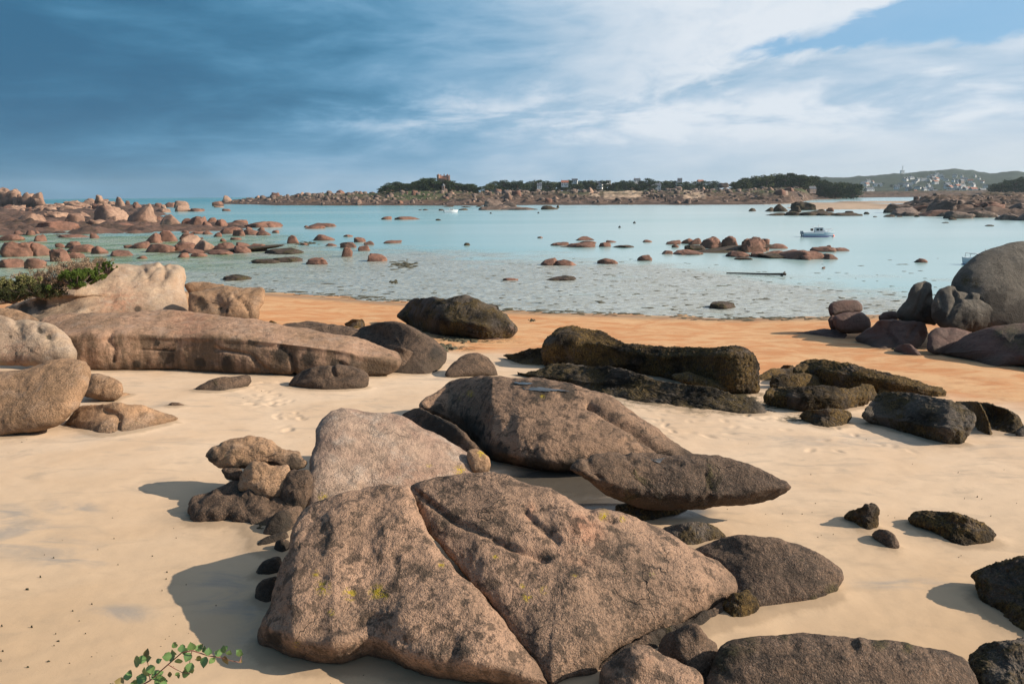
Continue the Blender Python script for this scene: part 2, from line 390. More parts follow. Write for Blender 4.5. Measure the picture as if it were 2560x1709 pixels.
    dirs = ray(PX[:, 0], PX[:, 1]); dl = np.linalg.norm(dirs, axis=1)
    Bf = b*s_m
    tf = TT - Bf*g/dl
    Vf = np.array([0, 0, CAMZ])+dirs*tf[:, None]
    # back half
    nb = 10; rb = np.sin(np.linspace(0, 1, nb+1)[1:-1]*math.pi/2)[::-1]
    Vb = []
    for r_ in rb:
        px = c+(Q-c)*r_; tt = depth(px, r_); dr = ray(px[:, 0], px[:, 1]); l = np.linalg.norm(dr, axis=1)
        dd_ = dr*np.array([1, 1, 1.0])
        Vb.append(np.array([0, 0, CAMZ])+dr*tt[:, None] + (dr/l[:, None]*back*s_m*(1-r_**2)**.5))
    dr = ray(c[:1], c[1:]); Vb.append(np.array([0, 0, CAMZ])+dr*dc+dr/np.linalg.norm(dr)*back*s_m)
    V = np.concatenate([Vf]+Vb)
    j = np.arange(ns); jn = (j+1) % ns
    quads = []
    def ring(k): return 1+(k)*ns
    tris = np.stack([np.zeros(ns, int), 1+j, 1+jn, 1+jn], 1)
    total = nr+nb-1
    for k in range(total-1):
        a, b2 = ring(k), ring(k+1)
        quads.append(np.stack([a+j, b2+j, b2+jn, a+jn], 1))
    last = ring(total-1); end = len(V)-1
    Q4 = np.concatenate(quads)
    faces = [tuple(f_) for f_ in Q4.tolist()]+[(0, 1+a, 1+b3) for a, b3 in zip(j.tolist(), jn.tolist())]+[(last+b3, last+a, end) for a, b3 in zip(j.tolist(), jn.tolist())]
    # orientation: front faces must face the camera
    N = vnormals(V, Q4)
    nf = len(Vf)
    if (N[nr//2*ns:nr//2*ns+ns]*(V[nr//2*ns:nr//2*ns+ns]-np.array([0, 0, CAMZ]))).sum() > 0:
        faces = [f_[::-1] for f_ in faces]; N = -N
    N[0] = N[1:ns+1].mean(0); N[-1] = -N[0]
    N /= np.linalg.norm(N, axis=1)[:, None]+1e-9
    # relief
    P3 = V.copy()
    disp = rough*s_m*(0.042*fbm(P3, 1.0/s_m*1.4, 3, sd_) + 0.020*fbm(P3, 1.0/s_m*4.5, 3, sd_+3))
    rg = fbm(P3, 1.0/s_m*2.6, 3, sd_+9, ridged=True)
    disp += -rough*s_m*0.014*np.maximum(rg-0.9, 0)
    disp += tex*(0.012*fbm(P3, 6.0, 4, sd_+5, .6))*min(1, s_m)
    pm = 1.0
    if mat in ('mossy', 'semimossy'):
        disp += (0.036 if mat == 'mossy' else .02)*np.abs(fbm(P3*np.array([1, 1, .6]), 7, 5, sd_+8, .72))*min(1.2, max(.5, s_m))
    for gr in grooves:
        line, wd, dp = gr[:3]
        dpx = pldist(PX, line); pr = np.zeros(len(V)); jit = 1+.35*perlin(P3[:nf]*3, 5)
        pr[:nf] = np.exp(-(dpx/(wd*jit))**2)
        disp -= dp*pr
    for (bx_, by_, br, ba) in bumps:
        dpx = np.hypot(PX[:, 0]-bx_, PX[:, 1]-by_); pr = np.zeros(len(V)); pr[:nf] = np.exp(-(dpx/br)**2)
        disp += ba*pr
    rimfade = np.ones(len(V))
    V = V+N*disp[:, None]
    V[:, 2] -= sink*0.3
    def mask(spots):
        a = np.zeros(len(V))
        for (sx, sy, sr) in spots:
            dpx = np.hypot(PX[:, 0]-sx, (PX[:, 1]-sy)); a[:nf] = np.maximum(a[:nf], np.clip(1.25-dpx/sr, 0, 1))
        return a
    gb = ground([c[0]], [gy if gy else Q[:, 1].max()-3])[0]
    at = {'lichen': mask(lichen), 'pink': mask(pink), 'stain': mask(stain), 'moss': mask(moss)}
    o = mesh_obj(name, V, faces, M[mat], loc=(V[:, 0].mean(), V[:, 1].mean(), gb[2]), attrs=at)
    tag(o, label, cat, group)
    ROCKS[label] = (o, V[:nf], PX)
    return o
def surf_at(label, pts):
    o, V, PX = ROCKS[label]; r_ = []
    for q in pts: r_.append(V[np.argmin(((PX-np.array(q))**2).sum(1))])
    return np.array(r_)
def crop(pts, s, ox, oy): return [(ox+a*s, oy+b_*s) for a, b_ in pts]

# ------------------------------------------------------------------ sand and sea bed: one sheet
def polar(rr, aa, zf, center=(0, 0)):
    Rr, Aa = np.meshgrid(rr, aa, indexing='ij')
    x = center[0]+Rr*np.sin(Aa); y = center[1]+Rr*np.cos(Aa)
    V = np.stack([x.ravel(), y.ravel(), zf(x.ravel(), y.ravel())], 1)
    n, k = Rr.shape; i = np.arange(n-1)[:, None]*k+np.arange(k-1)[None]
    i = i.ravel(); return V, np.stack([i, i+1, i+k+1, i+k], 1)[:, ::-1].copy()
foot = []
def addfoot(px, py, n, spx, spy, seed):
    r_ = random.Random(seed)
    for _ in range(n): foot.append(ground(px+r_.uniform(-spx, spx), py+r_.uniform(-spy, spy))[0][:2].tolist()+[r_.uniform(.045, .085), r_.uniform(-1.5, 1.5), r_.uniform(.008, .028)])
addfoot(660, 985, 45, 45, 30, 1); addfoot(720, 1020, 12, 40, 30, 2); addfoot(760, 1073, 4, 60, 6, 3)
addfoot(1720, 1060, 28, 130, 38, 4); addfoot(1850, 1060, 14, 120, 20, 5); addfoot(1560, 1110, 8, 50, 30, 6)
addfoot(1300, 850, 20, 60, 12, 7); addfoot(2200, 1100, 14, 200, 30, 8)
foot = np.array(foot)
def sandz(x, y):
    z = terrain(x, y)
    P = np.stack([x, y, np.zeros_like(x)], 1); r_ = np.hypot(x, y)
    near = np.clip(1.5-r_/45, 0, 1)
    z = z+near*(0.05*fbm(P, .22, 2, 3)+0.010*fbm(P*np.array([1, 2.0, 1]), 1.4, 3, 8))
    for fx_, fy_, fr_, fa, fd in foot:
        k = (abs(x-fx_) < .6) & (abs(y-fy_) < .6)
        if not k.any(): continue
        dx = x[k]-fx_; dy = y[k]-fy_; u_ = dx*math.cos(fa)+dy*math.sin(fa); v_ = -dx*math.sin(fa)+dy*math.cos(fa)
        q = (u_/fr_)**2+(v_/(fr_*2.0))**2
        z[k] += fd*(-1.2*np.exp(-q)+0.18*np.exp(-(np.sqrt(q)-1.5)**2*4))
    return z
def bearings(step, half=42):
    return R(1)*np.unique(np.round(np.concatenate([np.arange(-180, -half, 3.0), np.arange(-half, half+.001, step), np.arange(half, 180.01, 3.0)]), 4))
V, Q4 = polar(np.concatenate([[0.3, 2, 3.5], np.geomspace(4.6, 60, 620), np.geomspace(62, 3500, 60)]), bearings(.12), sandz)
def seg(px): return R(1)
# masks that belong to the ground itself: damp patches, orange coarse sand, weed
bx = V[:, 0]; by = V[:, 1]
yb_or = np.interp(bx, [-40, -12, -1.5, 2.0, 6, 9, 13, 40], [30, 27, 26.2, 25.5, 22.5, 20.5, 17, 8])
orange = np.clip((by-yb_or)/2.6+.5+.5*fbm(np.stack([bx, by*2.2, bx*0], 1), .35, 3, 21), 0, 1)
def spotmask(lst, soft=.5):
    a = np.zeros(len(V))
    for (px, py, wx_, wy_) in lst:
        g = ground(px, py)[0]; g2 = ground(px+wx_, py)[0]; g3 = ground(px, py-wy_)[0]
        q = np.hypot((bx-g[0]-(by-g[1])*g[0]/g[1])/(g2[0]-g[0]), (by-g[1])/(g3[1]-g[1]))
        a = np.maximum(a, np.clip((1.3-q)/soft, 0, 1))
    return a
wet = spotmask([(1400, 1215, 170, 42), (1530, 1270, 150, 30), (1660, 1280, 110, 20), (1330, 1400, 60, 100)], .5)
grey = spotmask([(60,1345,170,45),(180,1270,80,16),(300,1530,90,24),(30,1290,60,30),(560,1480,80,60),(640,1560,70,60),(1450,1130,60,60),(150,1400,130,16),(2250,1460,120,16),(2150,1100,260,14)], .9)
weedm = spotmask([(2260, 870, 80, 6), (1110, 868, 80, 8), (1165, 846, 120, 10), (1700, 985, 200, 30), (1800, 1000, 140, 30), (1920, 1010, 60, 20), (2010, 1045, 60, 14)], .7)
sm, t = new_mat('sand')
tc = t.node('ShaderNodeNewGeometry').outputs['Position']
nA = t.noise(tc, 0.33, 5, .6, .6); nB = t.noise(t.vm('MULTIPLY', tc, (1, 2.6, 1)), .9, 6, .62, .8); nC = t.noise(tc, 5.5, 5, .65); nG = t.noise(tc, 240, 2, .6)
c = t.mix(t.ss(nA, .3, .7), (0.59, 0.42, 0.28), (0.66, 0.495, 0.35))
c = t.mix(t.ss(nB, .5, .72, 0, .6), c, (0.37, 0.30, 0.235))
ycoord = t.sep(tc)[1]
c = t.mix(t.ss(ycoord, 14, 5.5, 0, .55), c, (0.47, 0.315, 0.175))
oc = t.mix(t.ss(t.noise(t.vm('MULTIPLY', tc, (1, 1.7, 1)), .42, 6, .65, .9), .38, .62), (0.53, 0.24, 0.10), (0.62, 0.37, 0.19))
oc = t.mix(t.ss(t.noise(t.vm('MULTIPLY', tc, (1, 1.5, 1)), 1.1, 6, .7, .6), .5, .72, 0, .45), oc, (0.38, 0.165, 0.07))
c = t.mix(t.attr('orange'), c, oc)
c = t.mix(t.m('MULTIPLY', t.attr('damp'), t.ss(nB, .25, .5)), c, (0.22, 0.16, 0.11))
c = t.mix(t.m('MULTIPLY', t.attr('grey'), t.ss(nB, .38, .62, 0, .7)), c, (0.30, 0.27, 0.24))
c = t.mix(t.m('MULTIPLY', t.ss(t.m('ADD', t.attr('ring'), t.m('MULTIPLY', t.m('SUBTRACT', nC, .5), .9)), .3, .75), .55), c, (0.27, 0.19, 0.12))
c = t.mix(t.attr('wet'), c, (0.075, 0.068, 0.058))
c = t.mix(t.m('MULTIPLY', t.attr('weed'), t.ss(t.noise(tc, 3.2, 6, .75, .5), .47, .55)), c, (0.035, 0.032, 0.014))
c = t.mix(t.m('MULTIPLY', t.ss(nC, .66, .74), .22), c, (0.22, 0.16, 0.11))
c = t.mix(t.ss(nG, .35, .7, 0, .16), c, (0.30, 0.2, 0.12))
hh = t.m('ADD', t.m('MULTIPLY', nC, .35), t.m('ADD', t.m('MULTIPLY', nG, .05), t.m('MULTIPLY', t.attr('orange'), t.m('MULTIPLY', t.noise(tc, 9, 4, .7), .8))))
p = t.out(c, t.m('SUBTRACT', .92, t.m('MULTIPLY', t.attr('wet'), .75)), t.bump(hh, .5, .03), .2)
s_line = np.interp(bx, _WX, _WY)-by
damp = np.clip(1-np.abs(s_line-0.7)/1.6, 0, 1)*.8
sand_o = mesh_obj('sand', V, Q4, sm, attrs={'orange': orange, 'wet': wet, 'grey': grey, 'weed': weedm, 'damp': damp}); SANDV = V.copy()
tag(sand_o, 'pale cream sand turning orange towards the water', None, None, 'structure')

# ------------------------------------------------------------------ sea
V, Q4 = polar(np.concatenate([np.geomspace(34, 200, 260), np.geomspace(205, 6000, 80)]), R(1)*np.arange(-88, 88.01, .5), lambda x, y: np.zeros_like(x))
bx, by = V[:, 0], V[:, 1]
V[:, 2] = 0.0
yb = np.interp(bx, [-300, -120, -80, -40, -20, 0, 10, 24, 30, 60], [150, 150, 140, 122, 92, 81, 73, 58, 46, 42])
shal = np.clip((yb-by)/24+.5+.5*fbm(np.stack([bx, by, bx*0], 1), .05, 3, 31), 0, 1)
green = np.clip((-12-bx)/30, 0, 1)*np.clip((170-by)/30, 0, 1)*np.clip((by-50)/20, 0, 1)
teal = np.clip((by-260)/900, 0, 1)
pale = np.clip((bx+60)/260+ (by-100)*.0003, 0, 1)
ws, t = new_mat('sea_water')
tc = t.node('ShaderNodeNewGeometry').outputs['Position']
a_s, a_g, a_t, a_p = t.attr('shallow'), t.attr('green'), t.attr('teal'), t.attr('pale')
deep = t.mix(a_p, (0.22, 0.42, 0.41), (0.42, 0.52, 0.51))
deep = t.mix(t.ss(t.noise(t.vm('MULTIPLY', tc, (.25, 1, 1)), .012, 4, .6), .4, .65, 0, .45), deep, (0.52, 0.60, 0.58))
deep = t.mix(a_t, deep, (0.05, 0.27, 0.29))
fl = t.vm('MULTIPLY', tc, (1, 1.6, 1))
sp1 = t.noise(fl, 1.6, 6, .72, .6); sp2 = t.noise(fl, .22, 5, .6, .5)
flat = t.mix(t.ss(sp1, .38, .6), (0.20, 0.20, 0.17), (0.44, 0.46, 0.42))
flat = t.mix(t.ss(sp2, .45, .65, 0, .5), flat, (0.30, 0.29, 0.23))
wd = t.m('ADD', t.m('MULTIPLY', sp1, .6), t.m('MULTIPLY', sp2, .45))
flat = t.mix(t.ss(wd, .60, .66), flat, (0.045, 0.045, 0.03))
grn = t.mix(t.ss(t.noise(fl, .09, 6, .65, .6), .42, .6), (0.26, 0.33, 0.22), (0.09, 0.15, 0.04))
flat = t.mix(t.m('MULTIPLY', a_g, t.ss(t.noise(fl, .12, 5, .6), .3, .55)), flat, grn)
brk = t.m('ADD', a_s, t.m('MULTIPLY', t.m('SUBTRACT', t.noise(fl, .16, 7, .72, .5), .5), 1.9))
sh = t.m('MULTIPLY', t.ss(brk, .15, .95), t.ss(a_s, 0, .05))
c = t.mix(sh, deep, flat)
film = t.ss(t.noise(t.vm('MULTIPLY', tc, (1, 1.5, 1)), 2.2, 5, .7), .46, .54)
rg = t.m('ADD', .2, t.m('MULTIPLY', t.m('MULTIPLY', sh, film), .38))
wv = t.noise(t.vm('MULTIPLY', tc, (.5, 1.3, 1)), 1.1, 4, .6)
bh = t.m('ADD', t.m('MULTIPLY', wv, .10), t.m('MULTIPLY', t.m('MULTIPLY', sh, sp1), .28))
t.out(c, rg, t.bump(bh, .6, .12), .45)
tag(mesh_obj('sea', V, Q4, ws, attrs={'shallow': shal, 'green': green, 'teal': teal, 'pale': pale}), 'pale turquoise sea over sand, dappled with weed where shallow', None, None, 'structure')

# ------------------------------------------------------------------ foreground rocks
rock([(1020,1211),(979,1207),(920,1210),(875,1222),(830,1240),(775,1262),(744,1289),(723,1335),(717,1371),(694,1430),(685,1475),(671,1511),(656,1543),(648,1588),(653,1608),(694,1626),(735,1638),(789,1645),(834,1647),(884,1637),(925,1635),(970,1647),(1006,1665),(1047,1678),(1124,1688),(1214,1697),(1280,1722),(1365,1740),(1378,1700),(1340,1650),(1296,1602),(1259,1543),(1214,1488),(1169,1443),(1124,1389),(1078,1335),(1051,1289),(1033,1240)],
     'granite', 'brown slab with yellow lichen spots, left half of the split foreground boulder', lean=2.1, b=.17, p=2.6, center=(930, 1450), rough=.7, edge=[(640,1545),(700,1580),(800,1600),(925,1590),(1006,1622),(1124,1642),(1214,1655),(1380,1705)], lowlean=-.1, ew=22, contact=[(640,1600),(735,1638),(834,1647),(925,1637),(1006,1665),(1124,1690),(1365,1720)],
     bumps=[(860,1300,40,.05),(730,1480,50,.05),(850,1600,60,.06),(1000,1560,90,.07),(1120,1560,60,-.05),(900,1530,80,-.06),(880,1350,50,-.04),(1100,1650,70,.05)],
     grooves=[([(770,1585),(850,1570),(930,1540)],14,.04),([(1135,1590),(1130,1640)],12,.03)],
     lichen=[(805,1462,20),(873,1472,17),(940,1468,20),(956,1478,12),(824,1523,9),(788,1428,8),(745,1600,8),(1105,1400,8)], stain=[(690,1590,30)], res=1.2)
rock([(1024,1208),(1042,1199),(1101,1185),(1169,1177),(1214,1176),(1259,1181),(1302,1200),(1370,1219),(1421,1247),(1464,1272),(1506,1274),(1553,1283),(1604,1306),(1651,1328),(1702,1355),(1753,1383),(1796,1404),(1830,1430),(1851,1455),(1851,1479),(1817,1492),(1787,1504),(1753,1526),(1689,1558),(1634,1575),(1583,1596),(1540,1619),(1502,1647),(1494,1672),(1481,1684),(1438,1690),(1404,1700),(1375,1712),(1325,1655),(1288,1605),(1252,1550),(1206,1494),(1162,1450),(1115,1393),(1068,1337),(1042,1290),(1026,1242)],
     'granite', 'largest slab, pointed at its right end, right half of the split foreground boulder', lean=2.1, b=.17, p=2.5, center=(1400, 1430), rough=.5, contact=[(1000,1640),(1200,1695),(1400,1700),(1490,1682),(1600,1610),(1850,1505)],
     grooves=[([(1020,1206),(1069,1248),(1124,1289),(1169,1308),(1237,1339),(1300,1368),(1366,1392)],9,.055),([(1315,1277),(1345,1310),(1370,1330),(1392,1349)],9,.05),([(1472,1272),(1500,1290),(1532,1302)],7,.05),([(1243,1345),(1285,1366),(1328,1370),(1360,1385)],12,.03),([(1455,1404),(1500,1445)],9,.02)],
     bumps=[(1430,1310,60,.06),(1430,1470,50,.05),(1620,1400,120,.05),(1600,1520,60,-.03),(1380,1560,80,.06),(1240,1250,40,.04)],
     pink=[(1450,1345,62),(1330,1272,22)], lichen=[(1318,1487,12),(1360,1472,10),(1433,1447,8),(1553,1298,8),(1510,1284,12),(1306,1458,7),(1238,1384,7)], res=1.2)
rock([(888,1022),(852,1023),(830,1029),(806,1050),(793,1072),(789,1113),(775,1149),(767,1217),(767,1262),(780,1290),(840,1275),(900,1245),(1000,1240),(1069,1230),(1140,1210),(1210,1190),(1203,1160),(1178,1136),(1142,1109),(1097,1081),(1051,1061),(1006,1036),(952,1028)],
     'granite_pale', 'pale pinkish triangular slab at the back of the split foreground boulder', lean=1.7, b=.24, p=2.6, rough=.55, center=(940, 1140),
     bumps=[(850,1080,50,.05),(980,1090,60,.03)], lichen=[(806,1240,12),(1075,1160,6),(1150,1172,14)], gy=None, res=1.1)
rock([(1169,1125),(1190,1120),(1208,1128),(1222,1142),(1227,1158),(1222,1175),(1200,1182),(1180,1178),(1172,1155)], 'granite_tan', 'small knobbly tan rock wedged at the right end of the pale slab', lean=.9, b=.4, lichen=[(1205,1130,12)], gy=1215)
rock([(1052,1013),(1059,998),(1083,980),(1118,956),(1151,945),(1196,938),(1250,935),(1297,935),(1346,937),(1381,943),(1426,951),(1475,971),(1511,987),(1543,1006),(1582,1029),(1614,1052),(1646,1071),(1672,1092),(1701,1110),(1740,1140),(1700,1165),(1600,1175),(1500,1180),(1427,1180),(1362,1174),(1284,1162),(1231,1151),(1210,1129),(1182,1104),(1141,1063),(1100,1041),(1068,1026)],
     'granite_mid', 'huge whale-backed brown boulder with rain puddles on its crown', lean=1.9, b=.24, p=2.2, rough=.5, center=(1330, 1060), edge=[(1048,1012),(1100,1035),(1180,1085),(1235,1128),(1340,1150),(1430,1158),(1740,1170)], lowlean=0, ew=16,
     grooves=[([(1475,1005),(1503,1023),(1541,1047),(1582,1068),(1614,1092),(1648,1117),(1672,1135)],8,.17),([(1554,1108),(1575,1096),(1605,1093)],6,.05),([(1068,1005),(1085,1000),(1110,1003)],6,.03),([(1075,1018),(1110,1022),(1150,1055),(1190,1100)],10,.05)],
     bumps=[(1200,980,60,.05),(1420,1010,60,-.06),(1520,1000,40,.05)], stain=[(1350,968,46),(1420,972,34),(1310,953,22),(1170,1080,70),(1240,1140,60),(1340,1165,60),(1430,1165,50),(1090,1020,25)], lichen=[(1180,985,9),(1356,984,6)], res=1.2)
rock([(1004,1034),(1023,1022),(1047,1017),(1075,1028),(1100,1041),(1141,1063),(1182,1104),(1215,1135),(1228,1155),(1200,1175),(1120,1150),(1050,1110),(1010,1070)], 'granite_dark', 'dark smooth flank rock between the whale-backed boulder and the pale slab', lean=1.2, b=.25, stain=[(1100,1080,90)])
rock([(1425,1170),(1430,1157),(1445,1147),(1462,1146),(1480,1135),(1517,1129),(1566,1127),(1582,1125),(1631,1129),(1672,1137),(1733,1136),(1795,1135),(1836,1145),(1885,1162),(1934,1182),(1970,1198),(1982,1213),(1970,1231),(1942,1249),(1897,1260),(1848,1263),(1795,1264),(1738,1268),(1672,1270),(1611,1268),(1570,1254),(1521,1235),(1480,1211),(1456,1190)],
     'granite_dark', 'long brown fish-shaped boulder resting above its shadow on the sand', lean=1.25, b=.2, back=.2, gy=1300, edge=[(1425,1172),(1480,1190),(1540,1212),(1620,1232),(1740,1240),(1850,1238),(1985,1215)], lowlean=-.25, ew=30, rough=.65, center=(1680, 1195),
     grooves=[([(1560,1124),(1570,1140),(1582,1152)],8,.06),([(1764,1180),(1778,1205),(1782,1225),(1772,1245)],8,.05),([(1470,1150),(1480,1170),(1500,1190)],9,.06),([(1650,1148),(1700,1160)],8,.04)],
     bumps=[(1455,1160,16,.05),(1560,1150,30,.03),(1700,1200,50,.04),(1880,1200,50,.03)], res=1.2)
rock([(1736,1368),(1775,1351),(1817,1338),(1864,1334),(1915,1340),(1949,1343),(1988,1353),(2030,1370),(2073,1392),(2103,1419),(2108,1438),(2098,1464),(2088,1481),(2060,1498),(2009,1507),(1958,1513),(1898,1520),(1864,1515),(1810,1490),(1765,1445),(1735,1400)],
     'granite_dark', 'smooth rounded dark brown boulder just beyond the pointed end of the slab', lean=1.6, b=.24, rough=.6, moss=[(2085,1475,22),(2040,1500,20)], center=(1920,1430), bumps=[(1800,1420,60,-.05)])
rock([(1651,1323),(1681,1309),(1732,1302),(1770,1306),(1804,1323),(1817,1337),(1796,1350),(1766,1357),(1732,1368),(1695,1362),(1655,1338)], 'semimossy', 'small weedy rock tucked behind the right slab, left of the smooth rounded boulder', lean=1.1, b=.3)
rock([(1805,1515),(1830,1480),(1870,1475),(1895,1500),(1893,1530),(1865,1548),(1825,1545)], 'mossy', 'small black weed-covered stone in the shade under the slab tip', lean=.7, b=.4)
rock([(1492,1690),(1500,1660),(1540,1625),(1600,1590),(1680,1560),(1750,1528),(1800,1500),(1830,1500),(1800,1540),(1740,1575),(1690,1600),(1640,1640),(1560,1680)], 'granite_dark', 'dark jagged stone in the shaded gap below the lower edge of the slab', lean=1.6, b=.12, rough=1.6, stain=[(1560,1640,70),(1660,1590,70),(1750,1545,60)])  # dark spots paint the overhang's shade onto this stone
rock([(1498,1760),(1498,1709),(1506,1660),(1540,1630),(1592,1609),(1626,1609),(1651,1625),(1700,1650),(1740,1670),(1758,1700),(1750,1790),(1600,1820)], 'granite', 'lumpy brown rock at the bottom edge, left of the broad bottom boulder', lean=1.2, b=.3, bumps=[(1600,1650,30,.05)], pink=[(1620,1640,15)], rough=.9)
rock([(1640,1640),(1651,1592),(1681,1570),(1736,1551),(1753,1562),(1770,1587),(1796,1609),(1798,1638),(1775,1690),(1758,1740),(1700,1720),(1660,1680)], 'granite_dark', 'upright dark rock wedged under the lower edge of the slab', lean=1.0, b=.3, bumps=[(1700,1600,25,.05),(1690,1660,20,-.05)], rough=1.2)
rock([(1796,1612),(1838,1594),(1915,1583),(1988,1577),(2051,1579),(2115,1585),(2200,1594),(2257,1601),(2285,1614),(2328,1614),(2374,1624),(2413,1644),(2435,1674),(2448,1709),(2440,1790),(2200,1850),(1900,1850),(1770,1780),(1768,1700),(1783,1650)],
     'granite_dark', 'broad dark boulder across the bottom right with a fringe of weed on top', lean=1.9, b=.2, p=2.6, rough=.6, moss=[(1830,1625,34),(1870,1605,26),(1800,1660,30),(2200,1600,20),(2270,1612,16),(1960,1582,14)], center=(2100,1700), bumps=[(2150,1605,14,.05),(2140,1615,14,-.05)])
rock([(2421,1642),(2442,1612),(2488,1596),(2560,1587),(2640,1600),(2680,1700),(2600,1800),(2500,1800),(2455,1740),(2430,1690)], 'semimossy', 'weedy grey rock in the bottom right corner', lean=1.6, b=.25, moss=[(2450,1660,40),(2440,1710,40)])
rock([(2437,1435),(2471,1416),(2513,1403),(2560,1392),(2640,1396),(2690,1480),(2650,1590),(2590,1600),(2535,1564),(2499,1532),(2460,1503),(2446,1471)], 'mossy', 'dark brown-weed mound at the right edge of the sand', lean=1.3, b=.3)
rock([(2112,1289),(2128,1273),(2155,1266),(2164,1256),(2189,1257),(2200,1271),(2198,1293),(2192,1318),(2175,1327),(2150,1318),(2128,1303)], 'mossy', 'small jagged black rock alone on the sand, left of the dark hump', lean=.5, b=.35, rough=1.3)
rock([(2178,1332),(2196,1319),(2221,1321),(2239,1332),(2248,1360),(2241,1375),(2214,1368),(2192,1353)], 'granite_dark', 'small grey cobble below the jagged black rock', lean=.8, b=.35)
rock([(2273,1294),(2292,1278),(2328,1275),(2392,1280),(2435,1294),(2471,1312),(2487,1332),(2478,1350),(2442,1362),(2414,1366),(2378,1355),(2346,1335),(2310,1319),(2278,1307)], 'mossy', 'dark mossy hump-shaped rock on the open sand at right', lean=1.0, b=.3)
rock([(1540,1262),(1580,1255),(1680,1262),(1720,1272),(1690,1290),(1640,1306),(1580,1310),(1545,1295)], 'mossy', 'dark support rock in the shade beneath the fish-shaped boulder', lean=1.2, b=.2, stain=[(1620,1285,90)])  # dark rock added under the boulder; its dark spots paint the shade there
# stones left of the slab
rock([(510,1138),(531,1113),(572,1095),(626,1088),(671,1100),(717,1122),(744,1122),(762,1138),(771,1154),(762,1167),(735,1174),(690,1170),(640,1172),(604,1172),(572,1170),(536,1158)], 'granite_tan', 'lens-shaped speckled stone perched on top of the small pile left of the slabs', lean=.8, b=.3, back=.4, gy=1262, bumps=[(680,1150,30,-.05),(590,1120,25,.03)], stain=[(735,1155,40),(530,1140,26),(600,1168,30),(680,1165,30)], rough=1.7)
rock([(554,1172),(570,1165),(600,1168),(608,1185),(595,1198),(566,1196)], 'granite_dark', 'little dark stone under the left end of the perched stone', lean=.5, b=.4, gy=1262)
rock([(594,1204),(600,1185),(608,1167),(622,1153),(640,1148),(671,1156),(717,1158),(726,1176),(722,1200),(712,1225),(694,1242),(653,1244),(617,1234),(596,1222)], 'granite_tan', 'blocky tan stone supporting the perched stone', lean=.7, b=.35, gy=1290, rough=1.8)
rock([(479,1262),(484,1245),(500,1232),(536,1217),(581,1199),(640,1200),(700,1215),(735,1250),(728,1300),(690,1330),(660,1340),(635,1335),(613,1312),(549,1304),(495,1300),(480,1285)], 'granite_dark', 'low ragged brown rock at the foot of the small pile, half sunk in sand', lean=2.0, b=.16, rough=2.4, center=(610, 1265), moss=[(650,1325,30)])
rock([(715,1180),(735,1170),(762,1168),(778,1180),(780,1215),(775,1245),(750,1275),(715,1262),(700,1240)], 'granite_dark', 'narrow brown stone squeezed between the small pile and the pale slab', lean=.8, b=.3, gy=1300, rough=1.7)
rock([(655,1335),(664,1305),(689,1278),(722,1264),(755,1262),(760,1300),(735,1330),(700,1345),(672,1345)], 'granite_dark', 'dark stone in the shade between the small pile and the brown slab', lean=.9, b=.35, stain=[(700,1300,60)])
rock([(624,1375),(640,1358),(658,1342),(690,1330),(715,1325),(722,1345),(712,1358),(680,1364),(645,1371)], 'granite_dark', 'thin dark wedge of rock pointing left at the edge of the brown slab', lean=.8, b=.3, stain=[(680,1350,60)])
rock([(684,1368),(690,1350),(708,1342),(724,1352),(722,1380),(704,1392),(690,1385)], 'granite_dark', 'dark pebble in the gap beneath the thin wedge', lean=.5, b=.4, stain=[(704,1366,40)])
rock([(637,1434),(653,1403),(680,1389),(700,1388),(706,1420),(696,1436),(662,1441)], 'granite_dark', 'upper of two dark rounded stones beside the left flank of the slab', lean=.6, b=.4, stain=[(670,1420,50)])
rock([(635,1488),(640,1460),(653,1446),(690,1437),(706,1460),(698,1490),(675,1509),(649,1504)], 'granite_dark', 'lower of two dark rounded stones beside the left flank of the slab', lean=.6, b=.4, stain=[(668,1474,50)])

# left group
rock([(-130,930),(-60,921),(0,921),(32,922),(60,918),(96,911),(143,898),(179,895),(207,901),(224,916),(229,938),(220,970),(198,1011),(166,1043),(137,1062),(96,1074),(48,1080),(0,1088),(-80,1095),(-150,1020)], 'granite_tan', 'big rounded warm tan boulder at the left edge, lowest of the two stacked', lean=.9, b=.3, p=2.5, center=(50,1000), rough=.6, gy=1085)
rock([(-110,800),(-40,784),(0,785),(19,791),(35,799),(64,795),(105,801),(140,815),(166,839),(182,865),(190,882),(183,899),(150,906),(112,910),(64,912),(0,912),(-90,905),(-130,850)], 'granite_cream', 'cream boulder with two dark scooped hollows resting above the tan boulder', lean=.8, b=.32, p=2.6, center=(60,860), rough=.8, gy=960,
     bumps=[(97,820,14,-.10),(121,840,13,-.10),(20,850,40,-.06),(40,830,20,-.05)], stain=[(97,820,12),(121,838,10),(20,835,9)], pink=[(40,900,60)])  # dark spots paint shade inside the scooped hollows
rock([(-60,775),(0,769),(22,769),(64,779),(92,793),(100,812),(40,830),(-60,830)], 'granite_tan', 'flat tan rock just behind the cream boulder with hollows', lean=1.2, b=.2, gy=900)
rock([(215,940),(230,931),(255,933),(287,944),(303,954),(309,970),(306,986),(293,997),(271,1001),(230,994),(205,985)], 'granite_tan', 'small tan boulder shaded beneath, right of the stacked boulders', lean=.8, b=.4, gy=1005)
rock([(290,985),(306,979),(332,984),(318,990),(295,996)], 'granite_tan', 'flat chip of rock at the right foot of the small tan boulder', lean=1., b=.3)
